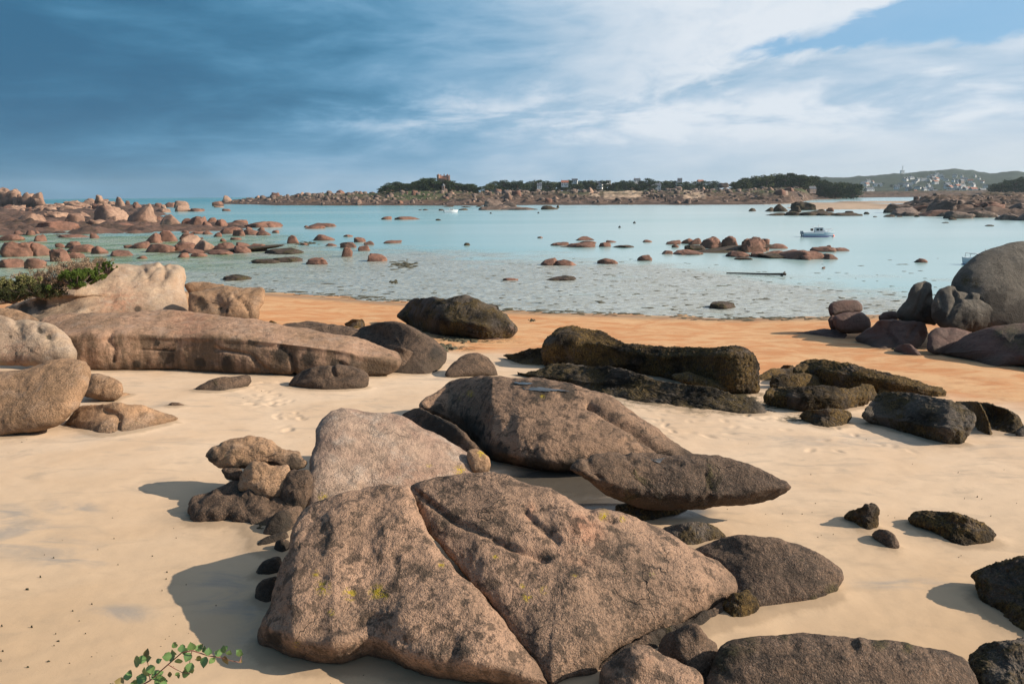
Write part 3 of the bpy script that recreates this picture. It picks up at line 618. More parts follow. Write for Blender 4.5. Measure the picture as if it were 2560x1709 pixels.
rock([(160,1056),(175,1035),(191,1018),(239,1007),(303,1004),(351,1011),(399,1024),(446,1042),(431,1053),(383,1069),(335,1083),(293,1090),(249,1088),(207,1074),(172,1062)], 'granite_tan', 'low wedge-shaped tan rock with a vertical crack, half buried near the left edge', lean=1.3, b=.25, rough=.8, grooves=[([(262,1027),(288,1032),(297,1040),(295,1055),(294,1090)],6,.10)], bumps=[(270,1060,22,.05)])
rock([(108,798),(134,788),(175,782),(239,782),(287,783),(344,779),(415,775),(478,775),(542,783),(606,793),(670,804),(689,807),(779,819),(853,833),(913,846),(958,864),(993,882),(1001,897),(993,920),(969,938),(922,943),(860,943),(728,941),(689,938),(630,935),(606,933),(478,927),(383,925),(287,925),(236,926),(180,926),(130,918),(100,890),(92,840),(98,810)],
     'granite_pink', 'very long pink granite rock with dark water streaks down its face', lean=4.2, b=.10, p=3, center=(540,845), rough=.55, edge=[(95,850),(170,838),(230,835),(300,832),(400,835),(520,838),(640,845),(760,858),(860,872),(930,890),(1000,905)], lowlean=.3, ew=17,
     grooves=[([(280,830),(270,850),(288,870),(284,900)],5,.08),([(540,870),(585,878),(625,885),(640,900),(665,925)],6,.09),([(700,860),(720,880),(735,940)],6,.10),([(350,872),(430,874)],3,.04),([(850,905),(880,925)],6,.08)],
     bumps=[(240,870,40,.08),(620,910,50,.08),(420,880,60,-.06),(780,880,70,-.08)], stain=[(415,890,36),(390,855,14),(700,885,34),(770,895,30),(625,855,16),(500,905,22),(570,908,26),(840,912,26),(340,908,16)], pink=[(480,800,60)], res=1.1)
rock([(10,770),(60,750),(96,742),(134,737),(159,724),(179,712),(223,707),(240,695),(252,680),(284,661),(319,659),(351,664),(372,659),(395,656),(410,662),(424,657),(446,661),(464,673),(462,696),(458,718),(467,743),(472,780),(440,796),(319,800),(200,805),(112,812),(30,800),(-20,785)],
     'granite_cream', 'high cream-white rock with a raised knob at its right end, under the shrubs', lean=1.3, b=.3, p=2.5, center=(300,735), rough=.7, gy=None,
     bumps=[(440,690,20,.2),(350,680,40,-.15),(430,668,8,-.12),(395,662,7,.1),(410,690,10,-.15),(200,730,40,.15),(280,745,12,-.12)], grooves=[([(360,670),(375,700),(400,705)],6,.10),([(410,665),(415,690)],4,.10)], pink=[(300,760,60)], stain=[(100,760,28),(60,770,25),(345,770,14)])
rock([(470,740),(472,728),(510,722),(558,712),(606,717),(645,715),(657,718),(663,726),(660,753),(650,772),(645,800),(630,806),(560,806),(480,800)], 'granite_tan', 'blocky brown rock with a diagonal crack between the cream rock and the orange sand', lean=.9, b=.3, p=2.6, grooves=[([(585,737),(610,755),(622,775),(625,800)],4,.15)], bumps=[(530,745,20,-.2),(550,765,16,-.18),(500,760,20,-.2)], stain=[(500,755,26),(568,775,9),(545,765,9)], gy=812)  # dark spots set in the dents paint shade into them
rock([(459,712),(470,705),(510,703),(540,708),(560,709),(562,722),(520,735),(475,735)], 'granite_tan', 'reddish rock peeping out behind the blocky cracked rock', lean=1., b=.3, gy=790)
rock([(-40,748),(0,745),(30,735),(60,725),(96,720),(100,728),(88,743),(48,752),(0,761),(-40,765)], 'granite_cream', 'slender cream stone lying at the left edge below the shrubs', lean=.7, b=.35, gy=790)
# middle group
rock([(905,816),(928,810),(943,803),(981,799),(1017,812),(1047,824),(1083,843),(1104,861),(1118,879),(1117,900),(1104,920),(1077,937),(1059,937),(1000,935),(940,925),(890,880),(880,840)], 'granite_dark', 'smooth dark whale-like boulder beyond the right end of the pink rock', lean=1.7, b=.3, center=(1010,870), rough=.5, stain=[(1090,880,30)])
rock([(705,810),(734,802),(767,800),(809,804),(868,812),(900,822),(905,850),(850,870),(760,850)], 'granite_dark', 'low flat dark rock showing over the back of the pink rock', lean=2.2, b=.2, gy=905)
rock([(981,879),(985,870),(996,865),(1032,876),(1068,897),(1065,912),(1044,926),(1017,936),(987,933),(975,910)], 'granite_dark', 'small angular dark rock tucked against the whale-like boulder', lean=.8, b=.35)
rock([(992,792),(999,777),(1017,760),(1041,745),(1077,743),(1113,749),(1125,745),(1136,740),(1166,739),(1190,748),(1211,757),(1241,766),(1246,776),(1268,789),(1281,810),(1288,822),(1280,834),(1256,846),(1220,849),(1166,845),(1107,840),(1077,834),(1032,816)], 'semimossy', 'tall dark boulder fringed with weed on the orange sand', lean=1.3, b=.24, edge=[(990,790),(1060,790),(1130,800),(1220,812),(1290,825)], ew=14, moss=[(1140,810,60),(1200,800,50),(1060,805,30),(1250,790,25)], stain=[(1020,800,30),(1120,825,60)], pink=[(1270,835,18)])
rock([(1190,830),(1215,812),(1265,808),(1288,812),(1292,824),(1285,838),(1256,849),(1215,852)], 'wine', 'pinkish ledge at the right foot of the tall dark boulder', lean=.7, b=.3, pink=[(1250,830,60)])
rock([(1111,935),(1118,920),(1142,897),(1166,882),(1193,879),(1220,891),(1235,909),(1243,929),(1241,940),(1166,943),(1121,946)], 'granite_dark', 'smooth egg-shaped grey brown boulder alone on pale sand in the middle', lean=.9, b=.3, rough=.5)
rock([(722,958),(734,938),(755,923),(794,915),(844,913),(883,916),(910,926),(920,938),(919,962),(907,970),(853,974),(794,972),(728,964)], 'granite_dark', 'flat-topped lumpy dark rock on the sand in front of the pink rock', lean=.9, b=.3, grooves=[([(830,915),(835,935),(850,940),(890,938)],5,.06)], bumps=[(842,925,9,.07)], rough=1.1)
rock([(485,973),(501,960),(536,943),(590,938),(622,936),(628,951),(619,964),(590,973),(558,979),(510,979)], 'granite_dark', 'low dark seal-like stone on the sand in front of the pink rock', lean=.8, b=.3)
rock([(418,1010),(430,1004),(446,1005),(466,1011),(450,1017),(425,1017)], 'granite_dark', 'tiny flat brown stone on bare sand left of the seal-like stone', lean=.8, b=.3)
rock([(862,808),(883,797),(907,798),(912,812),(900,822),(870,820)], 'mossy', 'small black block on the orange sand behind the whale-like boulder', lean=.5, b=.4)
rock([(668,806),(678,800),(692,806),(685,812),(672,812)], 'mossy', 'tiny black stone at the edge of the orange sand, behind the pink rock', lean=.5, b=.4)
rock([(1355,880),(1362,858),(1381,835),(1401,822),(1433,819),(1475,825),(1507,830),(1540,846),(1572,858),(1621,865),(1659,869),(1718,865),(1798,865),(1847,867),(1873,875),(1887,893),(1894,916),(1895,948),(1894,974),(1879,983),(1840,984),(1780,975),(1685,950),(1540,925),(1426,916),(1362,913)],
     'mossy', 'long black weed-hung boulder with a hump at its left end and a blunt right end', lean=2.6, b=.12, p=3.0, center=(1640,910), edge=[(1355,860),(1420,848),(1500,858),(1560,875),(1640,888),(1750,888),(1850,885),(1898,892)], lowlean=.1, ew=8, moss=[(1500,850,80),(1650,880,60),(1750,880,40)], bumps=[(1420,860,40,.2),(1850,920,40,.1)], rough=.7)
rock([(1258,887),(1297,880),(1323,869),(1359,869),(1375,885),(1362,912),(1342,914),(1294,908)], 'mossy', 'dark heap of weed on rock at the left end of the long black boulder', lean=1.4, b=.25)
rock([(1290,932),(1320,926),(1355,919),(1394,908),(1452,908),(1524,916),(1572,927),(1621,939),(1679,951),(1750,964),(1815,981),(1863,993),(1912,1016),(1910,1034),(1863,1036),(1798,1029),(1740,1030),(1690,1020),(1621,1010),(1556,998),(1500,985),(1400,960)], 'semimossy', 'broad flat weed-covered shelf of rock behind the whale-backed boulder', lean=2.6, b=.12, rough=1.1, center=(1600,965), moss=[(1400,930,60),(1600,980,80),(1750,990,80),(1850,1010,60),(1500,950,60)])
rock([(1679,935),(1718,930),(1766,942),(1815,955),(1823,971),(1808,976),(1750,965),(1685,947)], 'mossy', 'small weedy ledge in front of the blunt end of the long black boulder', lean=1.2, b=.3, gy=985)
def weedrock(pts, label, lean=1.1, b=.3, **k): return rock(pts, k.pop('mat', 'mossy'), label, lean=lean, b=b, **k)
weedrock([(1985,931),(1995,911),(2022,897),(2070,899),(2130,909),(2181,924),(2249,938),(2299,955),(2350,968),(2364,979),(2357,992),(2316,992),(2232,988),(2097,975),(2012,955)], 'longest mossy rock at the back of the right-hand weed group', 2.2, .15, edge=[(1985,925),(2060,925),(2160,942),(2260,958),(2365,980)], ew=7, center=(2170,945))
weedrock([(1926,955),(1931,938),(1978,933),(2036,935),(2063,948),(2067,965),(2029,972),(1961,974),(1928,969)], 'squat mossy rock left in the right-hand weed group, above the yellow-topped slab')
weedrock([(1893,940),(1928,921),(1985,921),(1990,938),(1930,950),(1900,950)], 'thin low mossy rock next to the blunt end of the long black boulder', 1.6, .2)
weedrock([(1950,922),(1960,912),(1982,912),(1990,922),(1975,930)], 'little round mossy knob behind the right-hand weed group', .8, .3)
weedrock([(1911,989),(1928,972),(1978,967),(2063,967),(2130,970),(2157,967),(2173,979),(2164,1002),(2130,1024),(2080,1028),(1995,1028),(1944,1016),(1917,1002)], 'flat-topped mossy slab with yellow-green top, left front of the right-hand weed group', 2.4, .12, p=3, edge=[(1910,985),(2000,992),(2100,992),(2175,990)], ew=6)
weedrock([(2150,962),(2164,958),(2181,962),(2193,982),(2185,1010),(2164,1038),(2141,1052),(2120,1045),(2135,1010)], 'narrow dark mossy rock in the gap between the two slabs of the weed group', 1.6, .15, gy=1005, stain=[(2150,1010,70)])
weedrock([(1999,1039),(2019,1024),(2080,1021),(2124,1026),(2130,1043),(2114,1061),(2076,1070),(2029,1063)], 'small round mossy rock in front of the yellow-topped slab', .9, .3)
weedrock([(2159,1039),(2171,1012),(2198,982),(2266,979),(2333,989),(2401,1006),(2435,1036),(2431,1063),(2414,1090),(2401,1117),(2350,1107),(2266,1083),(2181,1056)], 'big tilted grey slab with weed, foremost of the right-hand weed group', 2.4, .08, p=3.2, edge=[(2155,1030),(2230,1045),(2320,1062),(2400,1072),(2436,1060)], ew=7, mat='semimossy', moss=[(2230,1000,40),(2320,1040,40),(2400,1100,30),(2300,1085,60),(2390,1010,20)], center=(2300,1045), rough=.7)
weedrock([(2195,968),(2232,960),(2276,962),(2290,975),(2270,990),(2200,990)], 'small mossy rock between the longest rock and the tilted grey slab', .9, .3)
weedrock([(2391,1004),(2418,1001),(2445,1003),(2462,1030),(2475,1060),(2480,1092),(2440,1085),(2428,1060),(2430,1035)], 'steep black rock face right of the tilted grey slab', .6, .3)
weedrock([(2440,1005),(2468,1006),(2519,1022),(2550,1043),(2560,1063),(2545,1090),(2502,1086),(2470,1075),(2455,1040)], 'mossy hump with yellow weed at the right edge of the weed group', 1.0, .3)
weedrock([(2540,1080),(2558,1062),(2590,1060),(2610,1080),(2590,1098),(2548,1098)], 'weedy stone cut by the right edge of the picture', .8, .3, mat='semimossy')
# right group
rock([(2380,712),(2387,691),(2404,668),(2434,641),(2468,624),(2519,607),(2560,602),(2640,610),(2740,680),(2780,800),(2700,880),(2600,870),(2500,850),(2420,820),(2390,770)], 'greyboulder', 'enormous smooth grey dome at the right edge', lean=.8, b=.38, p=2.2, center=(2590,735), rough=.35, gy=865, moss=[(2415,700,14),(2440,705,14)], stain=[(2480,760,60),(2560,790,70)], tex=.6)
rock([(2330,762),(2338,740),(2350,725),(2370,713),(2387,715),(2394,727),(2421,734),(2428,727),(2448,727),(2460,739),(2485,746),(2509,755),(2529,769),(2539,786),(2535,803),(2502,816),(2451,828),(2401,834),(2355,818),(2333,796)], 'greyboulder', 'wrinkled hippo-headed grey boulder in front of the dome', lean=.6, b=.36, p=2.3, center=(2440,780), gy=872, grooves=[([(2385,725),(2395,750),(2375,790)],5,.2),([(2400,740),(2450,745),(2500,765)],4,.12),([(2350,735),(2360,770)],5,.12)], stain=[(2420,810,60),(2480,800,40),(2350,790,30)], rough=.9)
rock([(2242,779),(2255,762),(2269,742),(2279,718),(2290,708),(2305,703),(2313,699),(2328,708),(2331,732),(2335,755),(2345,790),(2340,812),(2300,808),(2266,806),(2245,795)], 'greyboulder', 'upright finger of rock leaning against the hippo-headed boulder', lean=.5, b=.36, gy=858, grooves=[([(2312,705),(2305,740),(2290,780)],4,.12),([(2325,740),(2310,790)],5,.15)], stain=[(2320,780,30)], rough=.8)
rock([(2196,790),(2208,779),(2232,776),(2250,780),(2256,793),(2230,800),(2201,800)], 'wine', 'small dark red rock left of the upright finger', lean=.6, b=.35, gy=850)
rock([(2071,769),(2076,757),(2103,749),(2141,750),(2154,759),(2156,776),(2130,783),(2100,784),(2076,789)], 'wine', 'flat-topped block balanced on top of a rounder block at the waterline', lean=.5, b=.4, p=3.2, gy=838, rough=.5)
rock([(2081,799),(2085,788),(2117,779),(2154,779),(2174,796),(2178,814),(2168,829),(2124,833),(2092,824)], 'wine', 'rounded wine-red block carrying the balanced block', lean=.5, b=.4, p=2.8, gy=845, rough=.5)
rock([(2070,800),(2082,786),(2095,800),(2095,826),(2078,822)], 'wine', 'sliver of dark rock behind the rounded wine-red block', lean=.4, b=.3, gy=840)
rock([(2140,845),(2178,818),(2198,801),(2242,796),(2280,800),(2312,808),(2318,830),(2310,862),(2280,872),(2240,872),(2198,872),(2160,858)], 'wine', 'dark red rock mass beneath the upright finger and the hippo-headed boulder', lean=1.3, b=.25, rough=1.1, grooves=[([(2230,800),(2215,830),(2240,850)],5,.1),([(2290,815),(2270,845)],5,.1)])
rock([(2235,877),(2240,866),(2255,859),(2276,859),(2292,872),(2302,884),(2298,890),(2262,888)], 'wine', 'small red dome at the foot of the dark red rock mass', lean=.8, b=.3)
rock([(2315,870),(2322,835),(2340,818),(2380,818),(2430,828),(2440,850),(2400,875),(2370,884),(2330,882)], 'wine', 'dark red shelf under the hippo-headed boulder', lean=1.0, b=.25, gy=888)
rock([(2357,880),(2387,857),(2428,832),(2478,815),(2536,808),(2580,808),(2680,830),(2740,900),(2680,945),(2560,917),(2489,917),(2435,903),(2367,886)], 'wine', 'broad wine-red whaleback at the right edge with a weed patch', lean=1.5, b=.25, rough=.4, moss=[(2530,835,34),(2560,850,30),(2500,832,18)], center=(2530,870))
rock([(1985,832),(2022,826),(2060,819),(2090,824),(2120,835),(2105,848),(2060,842),(2020,838)], 'wine', 'flat ledge of red rock running into the sand left of the balanced blocks', lean=2.2, b=.12)

# ------------------------------------------------------------------ free-standing rocks further out, built upright in the world
def blobmesh(W, D, H, n, seed, shape='dome', jag=0.12):
    th = np.linspace(0, 2*math.pi, 2*n, endpoint=False); ph = np.linspace(-.35, math.pi/2, n)[:-1]
    pe = {'dome': 2.2, 'block': 4.5, 'cone': 1.7, 'slab': 3.2}[shape]
    V = []
    for f_ in ph:
        cz, ch = math.sin(f_), math.cos(f_)
        zz = np.sign(cz)*abs(cz)**(2/pe); hh = ch**(2/pe if shape != 'cone' else 1.15)
        for a in th:
            ca, sa = math.cos(a), math.sin(a)
            V.append((hh*np.sign(ca)*abs(ca)**(2/max(pe*.8, 2)), hh*np.sign(sa)*abs(sa)**(2/max(pe*.8, 2)), zz))
    V.append((0, 0, 1)); V = np.array(V, float)
    P = V+seed*3.1
    d = jag*(1.0*fbm(P, 1.1, 3, seed)+.5*fbm(P, 3.1, 3, seed+2) + .55*np.maximum(fbm(P, 2.4, 2, seed+3, ridged=True)-.6, -.6)*-.5)
    V = V*(1+d[:, None])
    rq = np.random.default_rng(seed+5)
    for _ in range({'block': 3, 'cone': 9}.get(shape, 6)):
        nn = rq.normal(size=3); nn[2] = abs(nn[2])*.8; nn /= np.linalg.norm(nn); e_ = V@nn-rq.uniform(.62, .88)*np.max(V@nn)
        V = V-nn*(np.maximum(e_, 0)*.8)[:, None]
    V[:, 0] += jag*1.2*V[:, 2]*math.sin(seed*1.7)
    V[:, :2] *= (1+jag*.8*perlin(P*.9, seed+5))[:, None]
    V *= np.array([W/2, D/2, H])
    m2 = 2*n; F_ = []
    for i in range(len(ph)-1):
        for j in range(m2): F_.append((i*m2+j, i*m2+(j+1) % m2, (i+1)*m2+(j+1) % m2, (i+1)*m2+j))
    t_ = len(V)-1; i = len(ph)-1
    for j in range(m2): F_.append((i*m2+j, i*m2+(j+1) % m2, t_))
    V[:, 2] /= max(V[:, 2].max()/H, .01)
    return V, F_
def mid(xl, xr, yt, yb, mat='redrock', shape='dome', label=None, group=None, gy=None, dr=.8, jag=None, name='rock', cat='rock', H=None):
    SEED[0] += 3; s_ = SEED[0]
    gy = gy or yb
    hz = 485-(((xl+xr)/2)-1280)*math.tan(ROLL)
    gy = max(gy, hz+12)
    g = ground([(xl+xr)/2], [gy])[0]; sc = g[1]/F*1.02
    W = (xr-xl)*sc; Hh = max((yb-yt)*sc, .12) if H is None else H
    z0 = g[2]+(gy-yb)*sc
    D = W*dr
    n = int(np.clip((xr-xl)/2.2, 7, 26))
    V_, F_ = blobmesh(W*1.04, D, Hh, n, s_, shape, (jag if jag is not None else .12)*1.5)
    o = mesh_obj(name, V_, F_, M[mat]); a_ = random.uniform(-.25, .25)
    o.location = (g[0], g[1]+D*.35, z0-Hh*.04); k_ = .22 if shape in ('block', 'cone') else .12; o.rotation_euler = (random.uniform(-k_, k_)*.6, random.uniform(-k_, k_), a_)
    tag(o, label, cat, group); return o
SA = .3831
def cA(t_): return (t_[0]*SA, t_[1]*SA, 400+t_[2]*SA, 400+t_[3]*SA)
def cB(t_): return (800+t_[0]*SA, 800+t_[1]*SA, 400+t_[2]*SA, 400+t_[3]*SA)
def cC(t_): return (1660+t_[0]*SA, 1660+t_[1]*SA, 400+t_[2]*SA, 400+t_[3]*SA)
# left shore: large named boulders
for t_, sh, lb, mt in [
    ((600,790,290,415),'block','tall pale fluted boulder standing highest in the near left reef','peach'),
    ((790,1000,290,422),'cone','leaning pyramid boulder with a dark crack, right of the fluted one','peach'),
    ((728,808,240,312),'cone','angular pale rock tilted on top of the near left reef','peach'),
    ((500,580,335,388),'dome','round pale knob left of the tall fluted boulder','peach'),
    ((585,685,380,446),'block','blocky rock at the foot of the fluted boulder','peach'),
    ((265,410,335,402),'block','pale ridged boulder at the left of the near left reef','peach'),
    ((400,515,345,432),'dome','boulder with a dark hollow beside the pale ridged one','peach'),
    ((50,262,350,442),'slab','broad brown flat rock at the far left of the near left reef','peach'),
    ((210,455,402,462),'slab','low pink slab at the front of the near left reef','redrock'),
    ((680,880,412,452),'slab','flat dark pink slab before the leaning pyramid boulder','redrock'),
    ((1015,1175,355,427),'cone','wedge-shaped peach boulder right of the leaning pyramid boulder','peach'),
    ((960,1050,370,407),'dome','low dark boulder left of the wedge-shaped peach boulder','redrock'),
    ((695,760,365,416),'dome','small boulder nestled under the tall fluted boulder','peach'),
    ((1860,1950,490,546),'cone','cone-shaped red rock alone on the green flats','redrock'),
    ((2035,2170,485,526),'dome','flat-domed red rock right of the cone-shaped one','redrock'),
    ((2210,2320,535,573),'dome','wide red cap rock behind the little pillar','redrock'),
    ((2225,2287,568,631),'block','little red pillar rock on the flats','redrock'),
    ((1990,2145,637,681),'dome','orange-red domed rock on the flats nearest the orange sand','redrock'),
    ((1630,1810,643,673),'slab','dark weedy flat rock with a green fringe','darkreef'),
    ((1790,1960,636,666),'slab','long flat dark rock right of the green-fringed one','darkreef'),
    ((1450,1620,755,781),'dome','dark weedy rock nearest the blocky cracked rock','darkreef'),
    ((2000,2165,412,437),'slab','flat red rock farthest out in the left bay','redrock'),
    ((195,282,487,531),'dome','round red boulder standing in green weed at left','redrock'),
    ((160,220,457,491),'dome','small boulder behind the round red one in the green weed','redrock'),
    ((575,635,477,511),'dome','single small red rock in the middle of the green pool','redrock'),
    ((325,440,578,662),'block','big squarish red boulder just above the shrubs','redrock'),
    ((575,690,560,612),'dome','smooth dark red boulder right of the squarish one','redrock'),
    ((415,515,530,574),'dome','red rock behind the squarish red boulder','redrock'),
    ((430,580,553,602),'slab','lumpy red rock joining the squarish and the smooth boulder','redrock'),
    ((0,190,535,631),'block','broad split red rock mass at the left edge above the shrubs','redrock'),
    ((180,300,540,626),'dome','rounded right half of the split red rock at the left edge','redrock'),
    ((1035,1145,458,532),'dome','tall red dome crowning the red islet','redrock'),
    ((1130,1282,490,562),'dome','orange-lit boulder in the middle of the red islet','peach'),
    ((1245,1377,520,602),'cone','pointed pale red rock rising from the red islet','peach'),
    ((1370,1530,538,600),'dome','broad red rock at the right of the red islet','redrock')]:
    a = cA(t_); mid(*a, mat=mt, shape=sh, label=lb)
mid(*cA((622,668,262,292)), mat='peach', shape='block', label='lower block of the small two-block stack on the left horizon', gy=400+322*SA)
mid(*cA((624,668,233,262)), mat='peach', shape='block', label='upper block of the small two-block stack on the left horizon', gy=400+322*SA)
g_ = 'red boulders piled on the distant left reef'
for t_ in [(530,620,250,298),(400,530,275,322),(805,850,265,300),(860,925,270,322),(925,1000,295,342),(1000,1050,280,312),(1070,1132,275,308),(1130,1222,268,312),(1118,1232,290,337),(1230,1312,315,336),(1300,1335,317,331),(330,400,280,305),(1445,1505,318,333),(1385,1445,270,292),
           (1395,1460,300,310),(1050,1080,290,315),(960,1100,318,342),(420,520,300,326),(520,610,300,330),(250,360,300,330),(700,760,270,300)]:
    a = cA(t_); mid(*a, shape=random.choice(['dome','block','cone','slab']), mat=random.choice(['redrock','peach','redrock']), label='reddish boulder on the distant left reef against the open sea', group=g_, gy=max(a[3], 400+300*SA), jag=.16)
g_ = 'pale boulders of the horizon pile at far left'
for t_ in [(-30,62,185,245),(10,112,200,262),(60,128,210,255),(88,132,250,295),(140,215,215,272),(205,272,208,270),(128,206,260,312),(200,275,245,302),(-20,82,250,302),(228,282,250,285),(120,150,225,260),(-20,60,235,290)]:
    a = cA(t_); mid(*a, shape=random.choice(['block','dome','block']), mat='peach', label='pale pink boulder in the tall pile on the horizon at far left', group=g_, gy=400+318*SA, jag=.15)
g_ = 'rubble between the left reef boulders'
r_ = random.Random(5)
for k in range(74):
    x = r_.uniform(-40, 640); yb_ = r_.uniform(298, 350); w_ = r_.uniform(40, 95); h_ = w_*r_.uniform(.28, .5)
    if x > 420: yb_ = min(yb_, 335)
    a = cA((x, x+w_, yb_-h_, yb_)); mid(*a, shape=r_.choice(['dome','block','slab']), mat=r_.choice(['redrock','peach','peach']), label='one of many low pinkish rocks filling the left reef', group=g_, jag=.15)
g_ = 'red rocks along the right arm of the left reef'
for t_ in [(1170,1262,380,422),(1220,1336,368,424),(1312,1376,400,444),(1345,1412,375,412),(1395,1486,385,437),(1490,1600,388,427),(1585,1802,400,441),(1788,1837,410,430),(1720,1800,410,440)]:
    mid(*cA(t_), shape=r_.choice(['dome','dome','slab']), label='red rounded rock in the row running right from the left reef', group=g_)
g_ = 'small red rocks scattered over the green flats'
for t_ in [(70,137,460,491),(225,250,462,483),(-30,122,485,527),(365,570,489,505),(355,416,540,572),(440,540,600,642),(-30,132,640,702),(150,262,640,708),(800,870,555,574),(1180,1226,457,476),(1230,1332,465,483),(1315,1382,463,486),(1390,1442,470,501),(1420,1550,437,482),(1500,1600,455,496),(1580,1692,450,489),(1670,1762,455,491),(1670,1722,438,461),(1770,1822,457,476),(1600,1642,435,457),(1435,1472,510,532),(1495,1566,503,521),(1300,1326,505,516),(1980,2100,430,449),(1950,2002,540,556),(2235,2296,487,501),(2110,2202,545,561),(1980,2020,428,440),(880,950,625,645),(1060,1100,590,604),(690,850,590,626)]:
    mid(*cA(t_), shape=r_.choice(['dome','dome','slab']), label='small low red rock among many on the green tidal flats at left', group=g_)
g_ = 'flat rocks making up the red islet'
for t_ in [(950,1042,475,542),(860,962,530,577),(920,1102,545,602),(1090,1242,540,592),(1160,1342,582,609),(1505,1622,560,607),(1520,1642,540,592),(1600,1722,545,592),(1150,1226,605,637),(1230,1332,605,631),(1350,1502,588,617),(1160,1260,478,520)]:
    mid(*cA(t_), shape=r_.choice(['slab','slab','dome']), label='flat red rock of the layered islet in the left shallows', group=g_)
mid(*cA((1690,1960,582,612)), mat='darkreef', shape='slab', label='dark weedy tail of the red islet')
mid(*cA((840,1740,572,606)), mat='darkreef', shape='slab', label='dark ledge of rock the red islet stands on', H=.35, dr=.3)
mid(*cC((-10,700,585,606)), mat='darkreef', shape='slab', label='dark ledge under the right-hand islet', H=.3, dr=.25)
mid(*cC((650,1145,612,640)), mat='darkreef', shape='slab', label='dark ledge under the low reef below the motorboat', H=.25, dr=.3)
mid(*cB((1500,1800,552,568)), mat='darkreef', shape='slab', label='dark ledge under the stacked flat rocks', H=.2, dr=.3)
# open shallows
for t_, sh, lb, mt in [
    ((400,470,367,388),'dome','small red dome left of the long flat rock far out in the bay','redrock'),
    ((487,640,370,389),'slab','long flat red rock far out in the bay','redrock'),
    ((755,793,384,394),'slab','tiny dark rock below the white launch','darkreef'),
    ((210,292,505,536),'dome','rounded red rock behind the pitted one left of centre','redrock'),
    ((293,348,530,554),'block','squat red rock left of centre on the flats','redrock'),
    ((255,320,558,593),'block','split red rock right of the pillar','redrock'),
    ((303,417,612,661),'block','grooved dark red boulder on the flats left of centre','redrock'),
    ((400,520,527,543),'slab','thin flat red rock left of centre','redrock'),
    ((935,977,540,557),'dome','lone dark little rock in the middle of the turquoise water','darkreef'),
    ((1420,1457,499,509),'slab','tiny flat rock at the centre of the bay','redrock'),
    ((1663,1797,500,524),'dome','wide low red dome in the water right of centre','redrock'),
    ((1515,1632,540,559),'slab','left end of the stacked flat rocks right of centre','redrock'),
    ((1620,1797,541,570),'slab','broad base of the stacked flat rocks right of centre','redrock'),
    ((1685,1792,530,553),'slab','flat cap lying on the stacked flat rocks','redrock'),
    ((1825,1902,537,566),'dome','round red rock right of the stacked flat rocks','redrock'),
    ((1870,1937,525,538),'slab','thin flat rock behind the round red rock','redrock'),
    ((1920,2052,557,571),'slab','dark weedy strip of rock right of the round red rock','darkreef'),
    ((2100,2167,521,536),'slab','small flat red rock in open water right of centre','redrock'),
    ((1430,1562,642,686),'dome','left one of two joined domes on the silvery flats','redrock'),
    ((1535,1667,650,688),'dome','right one of two joined domes on the silvery flats','redrock'),
    ((1805,1942,642,678),'dome','smooth red dome alone on the silvery flats','redrock'),
    ((2075,2172,620,657),'dome','red rock with a chipped right end on the silvery flats','redrock'),
    ((1470,1670,767,786),'dome','dark weedy dome nearest the shore at centre','darkreef'),
    ((1195,1292,772,787),'dome','low brown rock left of the dark weedy dome near the shore','redrock')]:
    mid(*cB(t_), mat=mt, shape=sh, label=lb)
for t_, sh, lb, mt in [
    ((20,112,527,550),'slab','flat mushroom-like rock left of the right-hand islet','redrock'),
    ((55,98,548,571),'dome','stem rock under the flat mushroom-like rock','redrock'),
    ((125,202,512,546),'dome','leftmost red dome of the right-hand islet','redrock'),
    ((175,258,510,552),'cone','second red rock of the right-hand islet','redrock'),
    ((240,378,508,577),'dome','big red dome of the right-hand islet','redrock'),
    ((300,352,498,525),'cone','pointed cap on the big red dome of the right-hand islet','redrock'),
    ((375,512,500,577),'dome','cracked red dome next to the square tower rock','redrock'),
    ((412,468,496,520),'cone','small peak on the cracked red dome','redrock'),
    ((508,668,505,602),'block','square tower-like red block on the right-hand islet','redrock'),
    ((640,694,512,592),'block','fluted red block behind the square tower-like one','redrock'),
    ((675,807,547,579),'dome','low red rock right of the square tower-like block','redrock'),
    ((145,282,553,592),'slab','dark low rock before the big red dome','darkreef'),
    ((405,512,560,590),'slab','dark low rock before the cracked red dome','darkreef'),
    ((1055,1107,555,577),'dome','hump on the low reef below the motorboat','redrock'),
    ((975,1132,568,599),'slab','left part of the low reef below the motorboat','redrock'),
    ((1110,1212,573,594),'slab','right tail of the low reef below the motorboat','redrock'),
    ((1655,1730,643,669),'dome','lone dark red rock in the water towards the grey dome','redrock'),
    ((1030,1058,697,709),'dome','tiny red stone in the silvery water below the motorboat reef','redrock'),
    ((865,1000,268,327),'block','black block-shaped rock of the far reef','darkreef'),
    ((715,822,285,337),'cone','dark peaked rock left of the black block-shaped one','darkreef'),
    ((547,602,313,334),'dome','small dark rock at the left end of the far reef','darkreef')]:
    mid(*cC(t_), mat=mt, shape=sh, label=lb)
g_ = 'low slabs in front of the right-hand islet'
for t_ in [(-10,60,592,614),(60,252,590,617),(430,592,600,632),(580,682,600,632),(660,792,597,629),(790,1062,590,645),(835,912,617,647),(905,972,622,652),(1040,1137,612,647)]:
    mid(*cC(t_), shape='slab', label='low red slab in front of the right-hand islet', group=g_)
mid(*cC((470,592,633,650)), mat='darkreef', shape='slab', label='green-black weedy slab nearest the shore below the right-hand islet', H=.25)
g_ = 'dark rocks of the far reef'
